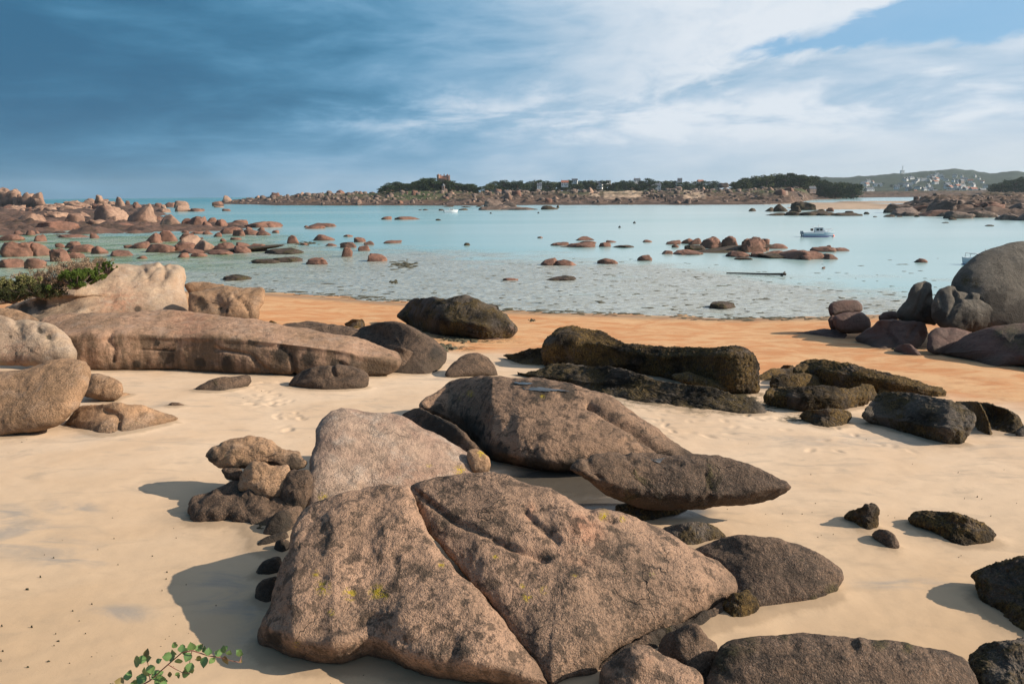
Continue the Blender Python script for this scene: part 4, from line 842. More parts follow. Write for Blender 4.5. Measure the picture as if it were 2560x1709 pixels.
for t_ in [(660,722,308,335),(820,902,300,342),(1000,1082,320,347),(1065,1115,310,337),(800,900,335,362),(900,1010,338,362),(1010,1130,340,362),(1120,1280,343,364),(1195,1242,332,352),(1310,1347,338,353),(670,800,350,362),(960,1060,330,352)]:
    mid(*cC(t_), mat=r_.choice(['darkreef','redrock']), shape='slab' if t_[3]-t_[2] < 25 else 'dome', label='dark brown rock of the long low far reef', group=g_)
g_ = 'scattered rocks awash before the right headland'
for t_ in [(1865,1917,377,391),(1640,1672,357,371),(2105,2162,422,431),(1440,1515,357,371),(1520,1560,365,372),(1820,1862,405,411),(1370,1400,366,372)]:
    mid(*cC(t_), mat='darkreef', shape='dome', label='small dark rock awash off the right headland', group=g_)
g_ = 'big rounded rocks of the right headland'
for t_ in [(1470,1642,285,345),(1600,1760,300,340),(1740,1902,262,347),(1850,2052,258,337),(2070,2242,270,347),(2200,2330,285,345),(2290,2420,280,350),(1510,1722,315,364),(1700,1902,330,367),(1880,2032,335,382),(2020,2202,340,375),(2200,2352,345,392),(2330,2460,345,395),(1560,1650,335,366),(1800,1880,340,368),(2060,2160,330,370)]:
    mid(*cC(t_), mat=r_.choice(['shore','shore','redrock']), shape=r_.choice(['slab','block','dome']), label='large rounded brown rock piled on the right headland', group=g_, jag=.14)
g_ = 'rocks of the little island off the far shore'
for t_ in [(1070,1197,250,312),(1040,1200,300,326),(1190,1382,308,326),(1190,1292,275,312),(1150,1260,285,320)]:
    mid(*cB(t_), mat='shore', shape='slab' if t_[3]-t_[2] < 30 else 'dome', label='brown rock of the little island off the far shore', group=g_, jag=.14)
g_ = 'reefs awash off the far shore'
for t_ in [(1430,1562,298,323),(1545,1563,293,313),(900,962,315,327),(640,662,322,328),(665,712,320,328),(770,812,320,330),(1010,1070,297,306),(780,870,299,306),(920,1000,303,309),(1385,1430,318,324)]:
    mid(*cB(t_), mat='darkreef', shape='dome', label='thin dark reef awash off the far shore', group=g_)
mid(*cA((1450,1502,318,332)), shape='slab', label='tiny flat rock between the left reef and the far point')
mid(1768, 1850, 757, 771, mat='darkreef', shape='dome', label='dark weedy rock by the waterline right of centre')
mid(555, 618, 688, 701, mat='darkreef', shape='dome', label='flat dark weed-covered rock on the flats above the blocky cracked rock')
mid(2292, 2322, 648, 656, mat='darkreef', shape='dome', label='little dark rock in the water near the partly hidden boat')

# ------------------------------------------------------------------ land across the bay
def yh(u): return 485-(u-1280)*math.tan(ROLL)
def uof(x, y): return 1280+F*x/np.maximum(y, 1)*1.0
def sstep(x, a, b): q = np.clip((x-a)/(b-a), 0, 1); return q*q*(3-2*q)
def landz(x, y):
    u = uof(x, y); P = np.stack([x, y, x*0], 1)
    df = np.interp(u, [500, 560, 700, 900, 1000, 1300, 1500, 1700, 1900, 1960, 1990, 2030], [760, 620, 500, 440, 430, 400, 385, 365, 350, 360, 420, 640])
    df = np.where(u > 2030, 700, df)
    wob = 22*fbm(P, .02, 3, 60)
    top = np.interp(u, [520, 600, 800, 960, 1200, 1300, 1900, 1990, 2030, 2450, 2520], [2.0, 3.6, 7.0, 7.0, 7, 7, 7, 6, 4.5, 5, 6])
    h = -1.5+(top+1.5)*sstep(y-df+wob, -25, 230)
    depthlim = np.interp(u, [500, 800, 950, 1200, 1300, 2600], [700, 720, 800, 900, 1000, 1050])
    h = h-14*sstep(y, depthlim, depthlim+120)*(u < 1150)
    h = h+np.exp(-((u-1075)/75)**2)*np.exp(-((y-640)/70)**2)*5.0
    h = h+np.exp(-((u-1985)/120)**2)*np.exp(-((y-680)/110)**2)*3.0
    # right headland
    d2 = np.interp(u, [2170, 2230, 2350, 2560, 2900], [330, 212, 188, 166, 140])
    hh = -1.5+(4.4)*sstep(y-d2, -14, 70)*sstep(u, 2175, 2330)*(1-sstep(y, 330, 420)*(u < 2430))
    h = np.maximum(h, hh)
    # sand flats inside the far inlet
    fl = np.where((u > 1930) & (y > 270) & (y < 700), .02+.13*fbm(P*np.array([1, .5, 1]), .018, 3, 70)+.16*sstep(u, 1930, 2010)*(1-sstep(y, 400, 520)), -5)
    h = np.maximum(h, fl-.1)
    rgh = fbm(P, .11, 3, 61)*.9+np.abs(fbm(P, .27, 2, 68))*1.3-.3+np.maximum(fbm(P, .05, 3, 66, ridged=True)-.8, 0)*2.2
    k = np.clip((h+.4)/2.0, 0, 1)*(h > fl+.05)
    return h+rgh*k
uu = np.arange(480, 2960, 5.0); aa_ = np.arctan((uu-1280)/F)
V, Q4 = polar(np.concatenate([np.linspace(150, 700, 230), np.linspace(705, 1200, 90)]), aa_, landz)
V = V.copy()
u_ = uof(V[:, 0], V[:, 1]); P = V*1.0
veg = np.clip((V[:, 2]-4.0)/4, 0, 1)*np.clip(.6+1.3*fbm(P, .025, 3, 77), 0, 1)
veg = np.maximum(veg, np.exp(-((u_-1050)/95)**2)*(V[:, 2] > 3.5))
sndm = np.clip(1-np.abs(V[:, 2]-.08)/.22, 0, 1)*(u_ > 1900)*(V[:, 1] > 215)*(V[:, 1] < 720)
for (ua, ub, ya, yb2) in [(1505, 1605, 480, 700), (1700, 1760, 450, 640), (1470, 1500, 500, 620)]:
    sndm = np.maximum(sndm, ((u_ > ua) & (u_ < ub) & (V[:, 1] > ya) & (V[:, 1] < yb2))*.9*np.clip(.8+fbm(P, .03, 2, 79), 0, 1))
lm, t = new_mat('far_land')
tc = t.node('ShaderNodeNewGeometry').outputs['Position']
r1 = t.noise(tc, .18, 6, .7, .4); r2 = t.noise(tc, .035, 4, .6)
c = t.mix(t.ss(r1, .36, .62), (0.035, 0.025, 0.02), (0.16, 0.105, 0.08))
c = t.mix(t.ss(r2, .45, .62, 0, .55), c, (0.15, 0.09, 0.055))
c = t.mix(t.m('MULTIPLY', t.attr('veg'), t.ss(t.noise(tc, .25, 5, .7), .3, .5)), c, (0.055, 0.075, 0.028))
c = t.mix(t.attr('beach'), c, t.mix(t.ss(r1, .35, .65), (0.42, 0.30, 0.21), (0.52, 0.38, 0.27)))
zz = t.sep(tc)[2]
c = t.mix(t.m('MULTIPLY', t.ss(zz, 1.4, .1, 0, .75), t.m('SUBTRACT', 1.0, t.attr('beach'))), c, (0.07, 0.042, 0.03))
t.out(c, .9, t.bump(r1, .8, 1.2), .2)
tag(mesh_obj('land', V, Q4, lm, attrs={'veg': veg, 'beach': sndm}), 'low rocky brown shore across the bay with sandy inlet', None, None, 'structure')
def lz(x, y): return float(landz(np.array([x*1.0]), np.array([y*1.0]))[0])
# left reef footing: rough rock shelves under the boulders
def reefz(x, y):
    P = np.stack([x, y, x*0], 1); u = uof(x, y)
    m_ = np.maximum(sstep(u, 480, 380)*sstep(y, 118, 150)*(1-sstep(y, 560, 640)), 0)
    m_ = np.maximum(m_, sstep(u, 700, 600)*sstep(y, 128, 150)*(1-sstep(y, 175, 200))*.72)
    return -1.2+m_*(1.5+1.1*fbm(P, .07, 3, 90)+1.1*np.abs(fbm(P, .3, 2, 95))+.9*np.maximum(fbm(P, .12, 3, 93, ridged=True)-.7, 0))
V, Q4 = polar(np.geomspace(105, 700, 180), np.arctan((np.arange(-500, 760, 7.)-1280)/F), reefz)
tag(mesh_obj('reef_ground', V, Q4, M['reefbed'], attrs={}), 'low red rock shelves under the left reef', None, None, 'structure')

# far hills behind the village
_HU = [1880, 1960, 2010, 2100, 2160, 2235, 2300, 2350, 2380, 2420, 2460, 2500, 2540, 2600, 2800, 3100]
_HY = [462, 452, 448, 444, 441, 437, 429, 424, 428, 433, 434, 429, 434, 431, 430, 440]
def hillz(x, y):
    u = uof(x, y); P = np.stack([x, y, x*0], 1)
    topz = (yh(u)-np.interp(u, _HU, _HY))/F*2900+7
    q = sstep(y, 1250, 2900)
    h = 2+(topz-2)*(q*.55+.45*np.clip((y-1250)/1650, 0, 1))
    h = h+(7*fbm(P, .006, 3, 51)+4.5*np.abs(fbm(P, .03, 2, 53)))*np.clip((y-1900)/600, 0, 1)*1.0-3
    return np.where(u < 1900, h-30*sstep(1900-u, 0, 80), h)-90*sstep(y, 3000, 3400)
V, Q4 = polar(np.concatenate([np.linspace(1200, 3100, 170), [3250, 3450]]), np.arctan((np.arange(1800, 3200, 5.)-1280)/F), hillz)
hm, t = new_mat('wooded_hill')
tc = t.node('ShaderNodeNewGeometry').outputs['Position']
yy = t.sep(tc)[1]
c = t.mix(t.ss(t.noise(tc, .035, 5, .7), .4, .6), (0.012, 0.022, 0.014), (0.032, 0.045, 0.028))
c = t.mix(t.m('MULTIPLY', t.ss(t.noise(tc, .006, 4, .6), .5, .62), t.ss(yy, 2400, 1500)), c, (0.07, 0.078, 0.048))
t.out(c, .95, t.bump(t.noise(tc, .08, 4, .7), 1, 4), .1)
tag(mesh_obj('hills', V, Q4, hm), 'wooded hills beyond the village', None, None, 'structure')

# ------------------------------------------------------------------ trees
def leafmat(name, A, B):
    m, t = new_mat(name)
    oi = t.node('ShaderNodeObjectInfo').outputs['Random']; g = t.node('ShaderNodeNewGeometry').outputs['Random Per Island']
    c = t.mix(g, A, B); c = t.mix(t.m('MULTIPLY', oi, .5), c, tuple(x*.6 for x in A))
    p = t.out(c, .8, None, .2); return m
pineM = leafmat('pine_foliage', (0.022, 0.04, 0.016), (0.06, 0.085, 0.03))
broadM = leafmat('broadleaf_foliage', (0.04, 0.06, 0.02), (0.11, 0.12, 0.04))
barkm, t = new_mat('bark'); t.out((0.09, 0.06, 0.045), .9)
def quads_at(C, S, rr):
    C = np.asarray(C); n = len(C)
    a = rr.normal(size=(n, 3)); a /= np.linalg.norm(a, axis=1)[:, None]; b_ = np.cross(a, rr.normal(size=(n, 3))); b_ /= np.linalg.norm(b_, axis=1)[:, None]
    S = np.broadcast_to(np.asarray(S), (n,))[:, None]
    V = np.stack([C-a*S-b_*S*.6, C+a*S-b_*S*.6, C+a*S*.8+b_*S*.6, C-a*S*.8+b_*S*.6], 1).reshape(-1, 3)
    return V, np.arange(4*n).reshape(n, 4)
def tubes(segs, k=6):
    V = []; Fc = []
    for path in segs:
        base = len(V)
        for i, (p, r0) in enumerate(path):
            p = Vector(p); q = Vector(path[min(i+1, len(path)-1)][0])-Vector(path[max(i-1, 0)][0]); q.normalize()
            a = q.orthogonal().normalized(); b_ = q.cross(a)
            for j in range(k):
                t_ = 2*math.pi*j/k; V.append(tuple(p+(a*math.cos(t_)+b_*math.sin(t_))*r0))
        for i in range(len(path)-1):
            for j in range(k): Fc.append((base+i*k+j, base+i*k+(j+1) % k, base+(i+1)*k+(j+1) % k, base+(i+1)*k+j))
        Fc.append(tuple(base+(len(path)-1)*k+j for j in range(k)))
    return V, Fc
def make_tree(seed, kind):
    rr = np.random.default_rng(seed); H = 1.0     # unit height, scaled when placed
    segs = []; clumps = []
    lean_ = rr.normal(0, .05)
    segs.append([((0, 0, -.06), .035), ((lean_*.5, 0, .3), .027), ((lean_, 0, .62), .018), ((lean_, 0, .85), .006)])
    nc = 20
    for i in range(nc):
        a = i*2.4+rr.uniform(-.4, .4)
        z = rr.uniform(.12, .93); rad = (.40 if kind == 'pine' else .36)*math.sqrt(max(.08, 1-((z-.52)/.46)**2))*rr.uniform(.45, 1.05)
        c_ = np.array([math.cos(a)*rad+lean_, math.sin(a)*rad, z]); clumps.append((c_, rr.uniform(.11, .19)))
        segs.append([((lean_*.7, 0, z*.72), .012), (tuple(c_*np.array([.5, .5, .93])), .008), (tuple(c_), .004)])
    C = []
    for c_, r0 in clumps:
        n = 70; d = rr.normal(size=(n, 3)); d /= np.linalg.norm(d, axis=1)[:, None]
        C.append(c_+d*(r0*rr.uniform(.55, 1.05, n)[:, None])*np.array([1.15, 1.15, .62]))
    C = np.concatenate(C); V, Fq = quads_at(C, rr.uniform(.018, .036, len(C)), rr)
    name = 'pine_tree' if kind == 'pine' else 'broadleaf_tree'
    root = empty(name, (0, 0, 0))
    cr_ = mesh_obj('crown', V, Fq, pineM if kind == 'pine' else broadM, parent=root, smooth=False)
    tv, tf = tubes(segs, 5); tr_ = mesh_obj('trunk', tv, tf, barkm, parent=root)
    KIDS[root.name] = [cr_, tr_]; root['kidkey'] = root.name
    return root
protos = {'pine': [make_tree(i, 'pine') for i in range(4)], 'broad': [make_tree(20+i, 'broad') for i in range(3)]}
used = set()
def place_tree(kind, x, y, z, h, label, group, r_, wf=1.0):
    i = r_.randrange(len(protos[kind])); p = protos[kind][i]
    if p.name not in used: used.add(p.name); o = p
    else:
        o = p.copy(); COL.objects.link(o)
        for ch in KIDS[p['kidkey']]: c_ = ch.copy(); COL.objects.link(c_); c_.parent = o
    o.location = (x, y, z); o.rotation_euler = (0, 0, r_.uniform(0, 6.28)); w_ = h*wf*r_.uniform(.9, 1.3); o.scale = (w_, w_, h)
    tag(o, label, 'tree', group)
def stand(n, us, ys, d0, d1, kinds, label, group, seed, zf=None, hmin=4, hmax=15, wf=1.2):
    r_ = random.Random(seed)
    for i in range(n):
        u = us[0]+(us[-1]-us[0])*((i+r_.random())/n); d = r_.uniform(d0, d1)
        x = (u-1280)/F*d; g = (zf or lz)(x, d)
        sky_ = (yh(u)-np.interp(u, us, ys))/F*d+7
        h = (sky_-g)*(r_.uniform(.86, 1.03) if i % 2 else r_.uniform(.55, .85)); h = min(max(h, hmin), hmax)
        place_tree(r_.choice(kinds), x, d, g-.4, h, label, group, r_, wf)
stand(64, [960, 985, 1010, 1030, 1068, 1092, 1100, 1140, 1165, 1200], [470, 456, 452, 458, 444, 443, 450, 452, 455, 463], 600, 700, ['pine'], 'dark pine in the wood covering the castle island', 'pines covering the castle island', 3)
stand(80, [1215, 1260, 1300, 1340, 1385, 1415, 1470, 1500, 1535, 1565, 1605, 1640, 1680, 1700, 1780], [457, 447, 449, 444, 438, 441, 444, 448, 445, 444, 449, 446, 450, 453, 450], 740, 900, ['pine', 'pine', 'broad'], 'dark tree in the belt behind the far shore rocks', 'trees behind the far shore', 4)
stand(70, [1820, 1850, 1890, 1930, 1965, 2005, 2040, 2070, 2095, 2125], [452, 445, 436, 434, 430, 432, 436, 444, 446, 456], 640, 800, ['pine', 'broad', 'pine'], 'tree in the rounded wood left of the white village', 'trees of the wood left of the village', 5, hmax=16)
stand(34, [2450, 2480, 2510, 2540, 2570, 2620], [462, 452, 442, 437, 433, 432], 690, 820, ['pine'], 'dark tree in the wood right of the white village', 'trees of the wood right of the village', 6, hmax=17)
stand(22, [2010, 2130, 2250, 2400, 2480], [470, 470, 470, 470, 468], 1300, 1900, ['broad', 'pine'], 'tree among the white houses of the village', 'trees in the village', 7, zf=lambda x, y: float(hillz(np.array([x*1.]), np.array([y*1.]))[0]), hmin=7, hmax=11)

# ------------------------------------------------------------------ houses
def plain(name, c, rough=.8, **k): m, t = new_mat(name); t.out(c, rough, None, .4, **k); return m
whiteM = plain('white_render', (0.78, 0.77, 0.74)); slateM = plain('slate', (0.10, 0.11, 0.13), .5); stoneM = plain('granite_wall', (0.36, 0.26, 0.21)); glassM = plain('window_glass', (0.03, 0.04, 0.05), .1)
redroofM = plain('clay_roof', (0.33, 0.13, 0.08)); orangeM = plain('orange_roof', (0.30, 0.14, 0.09))
def box(x0, x1, y0, y1, z0, z1): return ([(x0,y0,z0),(x1,y0,z0),(x1,y1,z0),(x0,y1,z0),(x0,y0,z1),(x1,y0,z1),(x1,y1,z1),(x0,y1,z1)], [(0,3,2,1),(4,5,6,7),(0,1,5,4),(1,2,6,5),(2,3,7,6),(3,0,4,7)])
def joinb(L):
    V = []; F_ = []
    for v, f_ in L: b0 = len(V); V += v; F_ += [tuple(i+b0 for i in q) for q in f_]
    return V, F_
def gable(x0, x1, y0, y1, z0, z1, e=.4):
    x0 -= e; x1 += e; y0 -= e; y1 += e; ym = (y0+y1)/2
    return [(x0,y0,z0),(x1,y0,z0),(x1,y1,z0),(x0,y1,z0),(x0,ym,z1),(x1,ym,z1)], [(0,3,2,1),(0,1,5,4),(2,3,4,5),(1,2,5),(3,0,4)]
def part(name, vf, mat, root, smooth=False):
    o = mesh_obj(name, vf[0], vf[1], mat, parent=root, smooth=smooth); return o
def make_house(W, D, H, RH, wall, roof, nwin, name='house'):
    root = empty(name, (0, 0, 0)); k = []
    v, f_ = box(-W/2, W/2, -D/2, D/2, -1.5, H)
    v += [(-W/2, 0, H+RH-.25), (W/2, 0, H+RH-.25)]; f_ += [(3+4-3+0, 8, 7)] if False else []
    b0 = joinb([box(-W/2, W/2, -D/2, D/2, -1.5, H), ([(-W/2,-D/2,H),(-W/2,D/2,H),(-W/2,0,H+RH-.2),(W/2,-D/2,H),(W/2,D/2,H),(W/2,0,H+RH-.2)], [(0,2,1),(3,4,5)])])
    k.append(part('wall', b0, wall, root)); rf = part('roof', gable(-W/2, W/2, -D/2, D/2, H+.02, H+RH+.25), roof, root)
    ch = [mesh_obj('chimney', *box(sx*W*.42-.4, sx*W*.42+.4, -.4, .4, H+RH*.5, H+RH+1.2), wall, parent=rf, smooth=False) for sx in (-1, 1)]
    KIDS[rf.name] = ch; k.append(rf)
    for i in range(nwin):
        x = -W/2+W*(i+.5)/nwin
        for z in ([1.0, 3.6] if H > 4.5 else [1.0]): k.append(part('window', box(x-.5, x+.5, -D/2-.05, -D/2+.05, z, z+1.4), glassM, root))
    k.append(part('door', box(-.5, .5, -D/2-.09, -D/2+.02, -.2, .9) if nwin % 2 == 0 else box(W*.12, W*.12+1, -D/2-.09, -D/2+.02, -.2, 2.0), slateM, root))
    KIDS[root.name] = k; root['kidkey'] = root.name; return root
hp = [make_house(11, 7, 5.2, 3.2, whiteM, slateM, 3), make_house(8, 7, 5.0, 3.6, whiteM, slateM, 2), make_house(16, 7, 3.2, 3.0, whiteM, slateM, 4), make_house(10, 7, 5.0, 3.4, stoneM, slateM, 3), make_house(10, 8, 4.8, 3, whiteM, redroofM, 3)]
hused = set()
def place_house(i, u, y_or_d, z=None, label=None, group=None, rz=0, sc=1.0, d=None):
    p = hp[i]; d = d or y_or_d; x = (u-1280)/F*d
    if p.name not in hused: hused.add(p.name); o = p
    else:
        o = p.copy(); COL.objects.link(o)
        for ch in KIDS[p['kidkey']]:
            c_ = ch.copy(); COL.objects.link(c_); c_.parent = o
            for g2 in KIDS.get(ch.name, []): e_ = g2.copy(); COL.objects.link(e_); e_.parent = c_
    o.location = (x, d, z); o.rotation_euler = (0, 0, rz); o.scale = (sc,)*3; tag(o, label, 'house', group)
def zat(u, ypx, d): return (yh(u)-ypx)/F*d+7
for (u, ypx, d, i, sc, lb) in [(1412, 466, 720, 4, 1.0, 'white house with reddish roof among rocks at the edge of the trees'), (1350, 472, 700, 1, .8, 'small pale house half hidden by boulders left of the reddish-roofed one'),
    (1436, 459, 800, 0, .8, 'white house high among the dark trees right of the reddish-roofed one'), (1497, 471, 780, 1, 1.1, 'white twin-windowed house left of the long low house'), (1580, 474, 760, 3, 1.0, 'stone house left of the long low house'),
    (1630, 471, 760, 2, 1.2, 'long low white house with slate roof on the far shore'), (1690, 466, 790, 1, .9, 'small white house right of the long low one'), (1588, 459, 830, 0, .9, 'white house on the skyline between two tree groups'),
    (1742, 462, 800, 4, .9, 'pale house below the skyline boulder'), (1518, 461, 840, 0, .7, 'pale house behind the trees above the far beach'), (2015, 481, 640, 3, .9, 'stone house at the foot of the rounded wood'), (1692, 456, 850, 3, .7, 'stone house on the skyline at the right end of the tree belt')]:
    place_house(i, u, d, zat(u, ypx, d), lb, None, random.uniform(-.3, .3), sc*.72)
r_ = random.Random(12)
for k in range(76):
    u = r_.choice([r_.uniform(2130, 2500), r_.uniform(2220, 2460)]); ypx = r_.uniform(459, 482) if u > 2230 else r_.uniform(463, 478)
    d = 1330+(482-ypx)*38; x = (u-1280)/F*d
    g = float(hillz(np.array([x]), np.array([d*1.]))[0])
    place_house(r_.choice([0, 0, 1, 1, 2, 2, 4, 3, 0]), u, d, g+.5, 'white house of the village under the far hills', 'white houses of the far village', r_.uniform(-.9, .9), r_.uniform(.75, 1.25))
# castle
def cone(r0, z0, z1, n=12, cx=0, cy=0):
    V = [(cx+r0*math.cos(2*math.pi*i/n), cy+r0*math.sin(2*math.pi*i/n), z0) for i in range(n)]+[(cx, cy, z1)]
    return V, [(i, (i+1) % n, n) for i in range(n)]
def cyl(r0, z0, z1, n=12, cx=0, cy=0):
    V = [(cx+r0*math.cos(2*math.pi*i/n), cy+r0*math.sin(2*math.pi*i/n), z) for z in (z0, z1) for i in range(n)]
    return V, [(i, (i+1) % n, n+(i+1) % n, n+i) for i in range(n)]+[tuple(range(n, 2*n))]
castM = plain('red_granite_wall', (0.36, 0.22, 0.16))
D_ = 640; cu = 1117; ca = empty('castle', ((cu-1280)/F*D_, D_, zat(cu, 461, D_)))
ca.scale = (.85, .85, .85)
tag(ca, 'red granite castle with turrets and pointed roofs above the island pines', 'castle')
part('wall', box(-4.6, 3.2, -4, 4, -3, 5.6), castM, ca)
part('roof', gable(-4.6, 3.2, -4, 4, 5.62, 8.6, .25), orangeM, ca)
part('tower', joinb([cyl(1.7, -3, 8.4, 12, -5.2, -2), cyl(1.95, 8.4, 9.2, 12, -5.2, -2)]), castM, ca); part('tower_roof', cone(1.7, 9.22, 10.6, 12, -5.2, -2), orangeM, ca)
part('tower', joinb([box(2.6, 6.2, -3.4, 1.2, -3, 7.8)]), castM, ca)
part('gable', ([(2.6,-3.42,7.8),(6.2,-3.42,7.8),(4.4,-3.42,10.3),(2.6,1.2,7.8),(6.2,1.2,7.8),(4.4,1.2,10.3)], [(0,1,2),(4,3,5),(0,2,5,3),(2,1,4,5)]), orangeM, ca)
part('chimney', box(.2, 1.2, 0, 1, 7.5, 10.4), castM, ca); part('chimney', box(6.2, 7.0, -1, 0, 4, 9.4), castM, ca); part('chimney', box(-3.4, -2.6, .5, 1.3, 7, 10), castM, ca)
for x in (-3, -1, 1): 
    for z in (.8, 3.3): part('window', box(x-.35, x+.35, -4.06, -3.98, z, z+1.3), glassM, ca)
for z in (.8, 3.3, 5.6): part('window', box(4.0, 4.8, -3.46, -3.38, z, z+1.3), glassM, ca)
D_ = 590; cu = 1116; lo_ = empty('stone_lodge', ((cu-1280)/F*D_, D_, zat(cu, 474, D_)))
tag(lo_, 'narrow stone lodge among the pines below the castle', 'building')
lo_.scale = (.75,)*3; part('wall', box(-1.5, 1.5, -1.5, 1.5, -3, 4.0), stoneM, lo_); part('roof', cone(2.3, 4.02, 6.6, 4), slateM, lo_); part('window', box(-.4, .4, -1.56, -1.48, 1.4, 2.6), glassM, lo_)
# transmitter station on the hill
D_ = 2700; cu = 2232; tx = empty('hilltop_station', ((cu-1280)/F*D_, D_, zat(cu, 438.5, D_)))
tag(tx, 'pale hilltop station with a low building, round dome and thin mast', 'building')
part('building', box(-22, 34, -8, 8, -8, 4), whiteM, tx); part('tower', box(-6, 6, -5, 5, 0, 16), whiteM, tx)
part('mast', joinb([box(-.9, .9, -.9, .9, 16, 32), box(-3, 3, -.5, .5, 20, 21)]), whiteM, tx); part('annex', box(-48, -24, -6, 6, -8, 0), whiteM, tx)

# rocks strewn on the far shore: bigger ones one by one, the rubble between them as one mass
g1_ = 'boulders strewn along the far shore'
sh_ = [blobmesh(1, .9, .62, 9, 300+i, ['dome', 'block', 'cone', 'block'][i % 4], .17) for i in range(8)]
base = [mesh_obj('shore_boulder', v, f_, M[['shore', 'shore', 'peach', 'redrock'][i % 4]]) for i, (v, f_) in enumerate(sh_)]
r_ = random.Random(77); cnt = 0
spots = []
while len(spots) < 130:
    u = r_.uniform(575, 2000) if r_.random() < .8 else r_.uniform(560, 1000); d = r_.uniform(400, 760)
    x = (u-1280)/F*d; z = lz(x, d)
    if z < 1.0 or z > 9.5 or (1505 < u < 1605 and d > 470): continue
    spots.append((x, d, z, (2.4+8.5*r_.random()**2.6)*(1.0 if z > 2.5 else .55)))
for i, (x, d, z, s_) in enumerate(spots):
    o = base[i] if i < 8 else base[i % 8].copy()
    if i >= 8: COL.objects.link(o)
    o.location = (x, d, z-.25*s_*.3); o.scale = (s_, s_, s_*r_.uniform(.6, 1.15)); o.rotation_euler = (0, 0, r_.uniform(0, 6.28))
    tag(o, 'rounded granite boulder strewn along the far shore', 'boulder', g1_)
V_all = []; F_all = []; nv = 0
small = [blobmesh(1, .9, .6, 4, 400+i, 'block', .2) for i in range(5)]
n = 0
while n < 2600:
    if r_.random() < .86: u = r_.uniform(560, 2000); d = r_.uniform(385, 740)
    else: u = r_.uniform(2000, 2460) if r_.random() < .5 else r_.uniform(2200, 2700); d = r_.uniform(690, 760) if u < 2200 else r_.uniform(180, 330)
    x = (u-1280)/F*d; z = lz(x, d)
    if z < .5 or z > 10 or (1505 < u < 1605 and d > 470): continue
    n += 1; s_ = (.7+4.2*r_.random()**3)*(d/500)*(1 if z > 2 else .7); v, f_ = small[n % 5]; a = r_.uniform(0, 6.28); ca_, sa_ = math.cos(a), math.sin(a)
    W_ = np.stack([v[:, 0]*ca_-v[:, 1]*sa_, v[:, 0]*sa_+v[:, 1]*ca_, v[:, 2]*r_.uniform(.35, 1.2)], 1)*s_+np.array([x, d, z-.15*s_])
    V_all.append(W_); F_all += [tuple(q+nv for q in ff) for ff in f_]; nv += len(v)
tag(mesh_obj('boulder_field', np.concatenate(V_all), F_all, M['shore']), 'countless small rocks covering the far shore', 'rocks', None, 'stuff')
sb = mid(1783, 1815, 438, 464, mat='shore', shape='block', label='house-sized boulder on the far skyline left of the rounded wood', gy=515, jag=.16)
sb.location = ((1799-1280)/F*720, 720, zat(1799, 466, 720)); sb.scale = (1.5, 1.5, .62)

# ------------------------------------------------------------------ boats
hullM = plain('white_hull', (0.78, 0.79, 0.80), .3); blueM = plain('blue_stripe', (0.07, 0.16, 0.36), .4); navyM = plain('antifouling', (0.10, 0.10, 0.28), .5); cabM = plain('cabin_white', (0.80, 0.80, 0.80), .4); tealM = plain('hull_pale_blue', (0.50, 0.62, 0.68), .35)
buoyM = plain('orange_buoy', (0.75, 0.16, 0.08), .5); greyM = plain('grey_metal', (0.35, 0.36, 0.38), .4); brownM = plain('brown_canopy', (0.16, 0.09, 0.07), .7)
def hull(L, B_, H, z0=0., n=14, zlo=-.35, zhi=None, inset=0., flare=.18):
    zhi = H if zhi is None else zhi; V = []; rows = []
    for i in range(n+1):
        s_ = i/n; w_ = B_/2*(1-max(0, (s_-.45)/.55)**2.2)*(1 if s_ > 0 else 1); shr = 1+.22*s_**2
        row = []
        for q in (0, .5, 1):
            z = zlo+(zhi*shr-zlo)*q; ww = (w_*(1-flare*(1-(z-zlo)/(H-zlo+.01)))+inset); xs = -L/2+L*s_*(1-.06*(1-q)*(s_ > .6))
            row.append((xs, ww, z))
        row += [(a, -b_, c_) for a, b_, c_ in row[::-1]]; rows.append(row)
    for row in rows: V += row
    F_ = []
    for i in range(n):
        for j in range(5): F_.append((i*6+j, (i+1)*6+j, (i+1)*6+j+1, i*6+j+1))
        F_.append((i*6+5, (i+1)*6+5, (i+1)*6, i*6))
    F_.append(tuple(range(5, -1, -1))); return V, F_
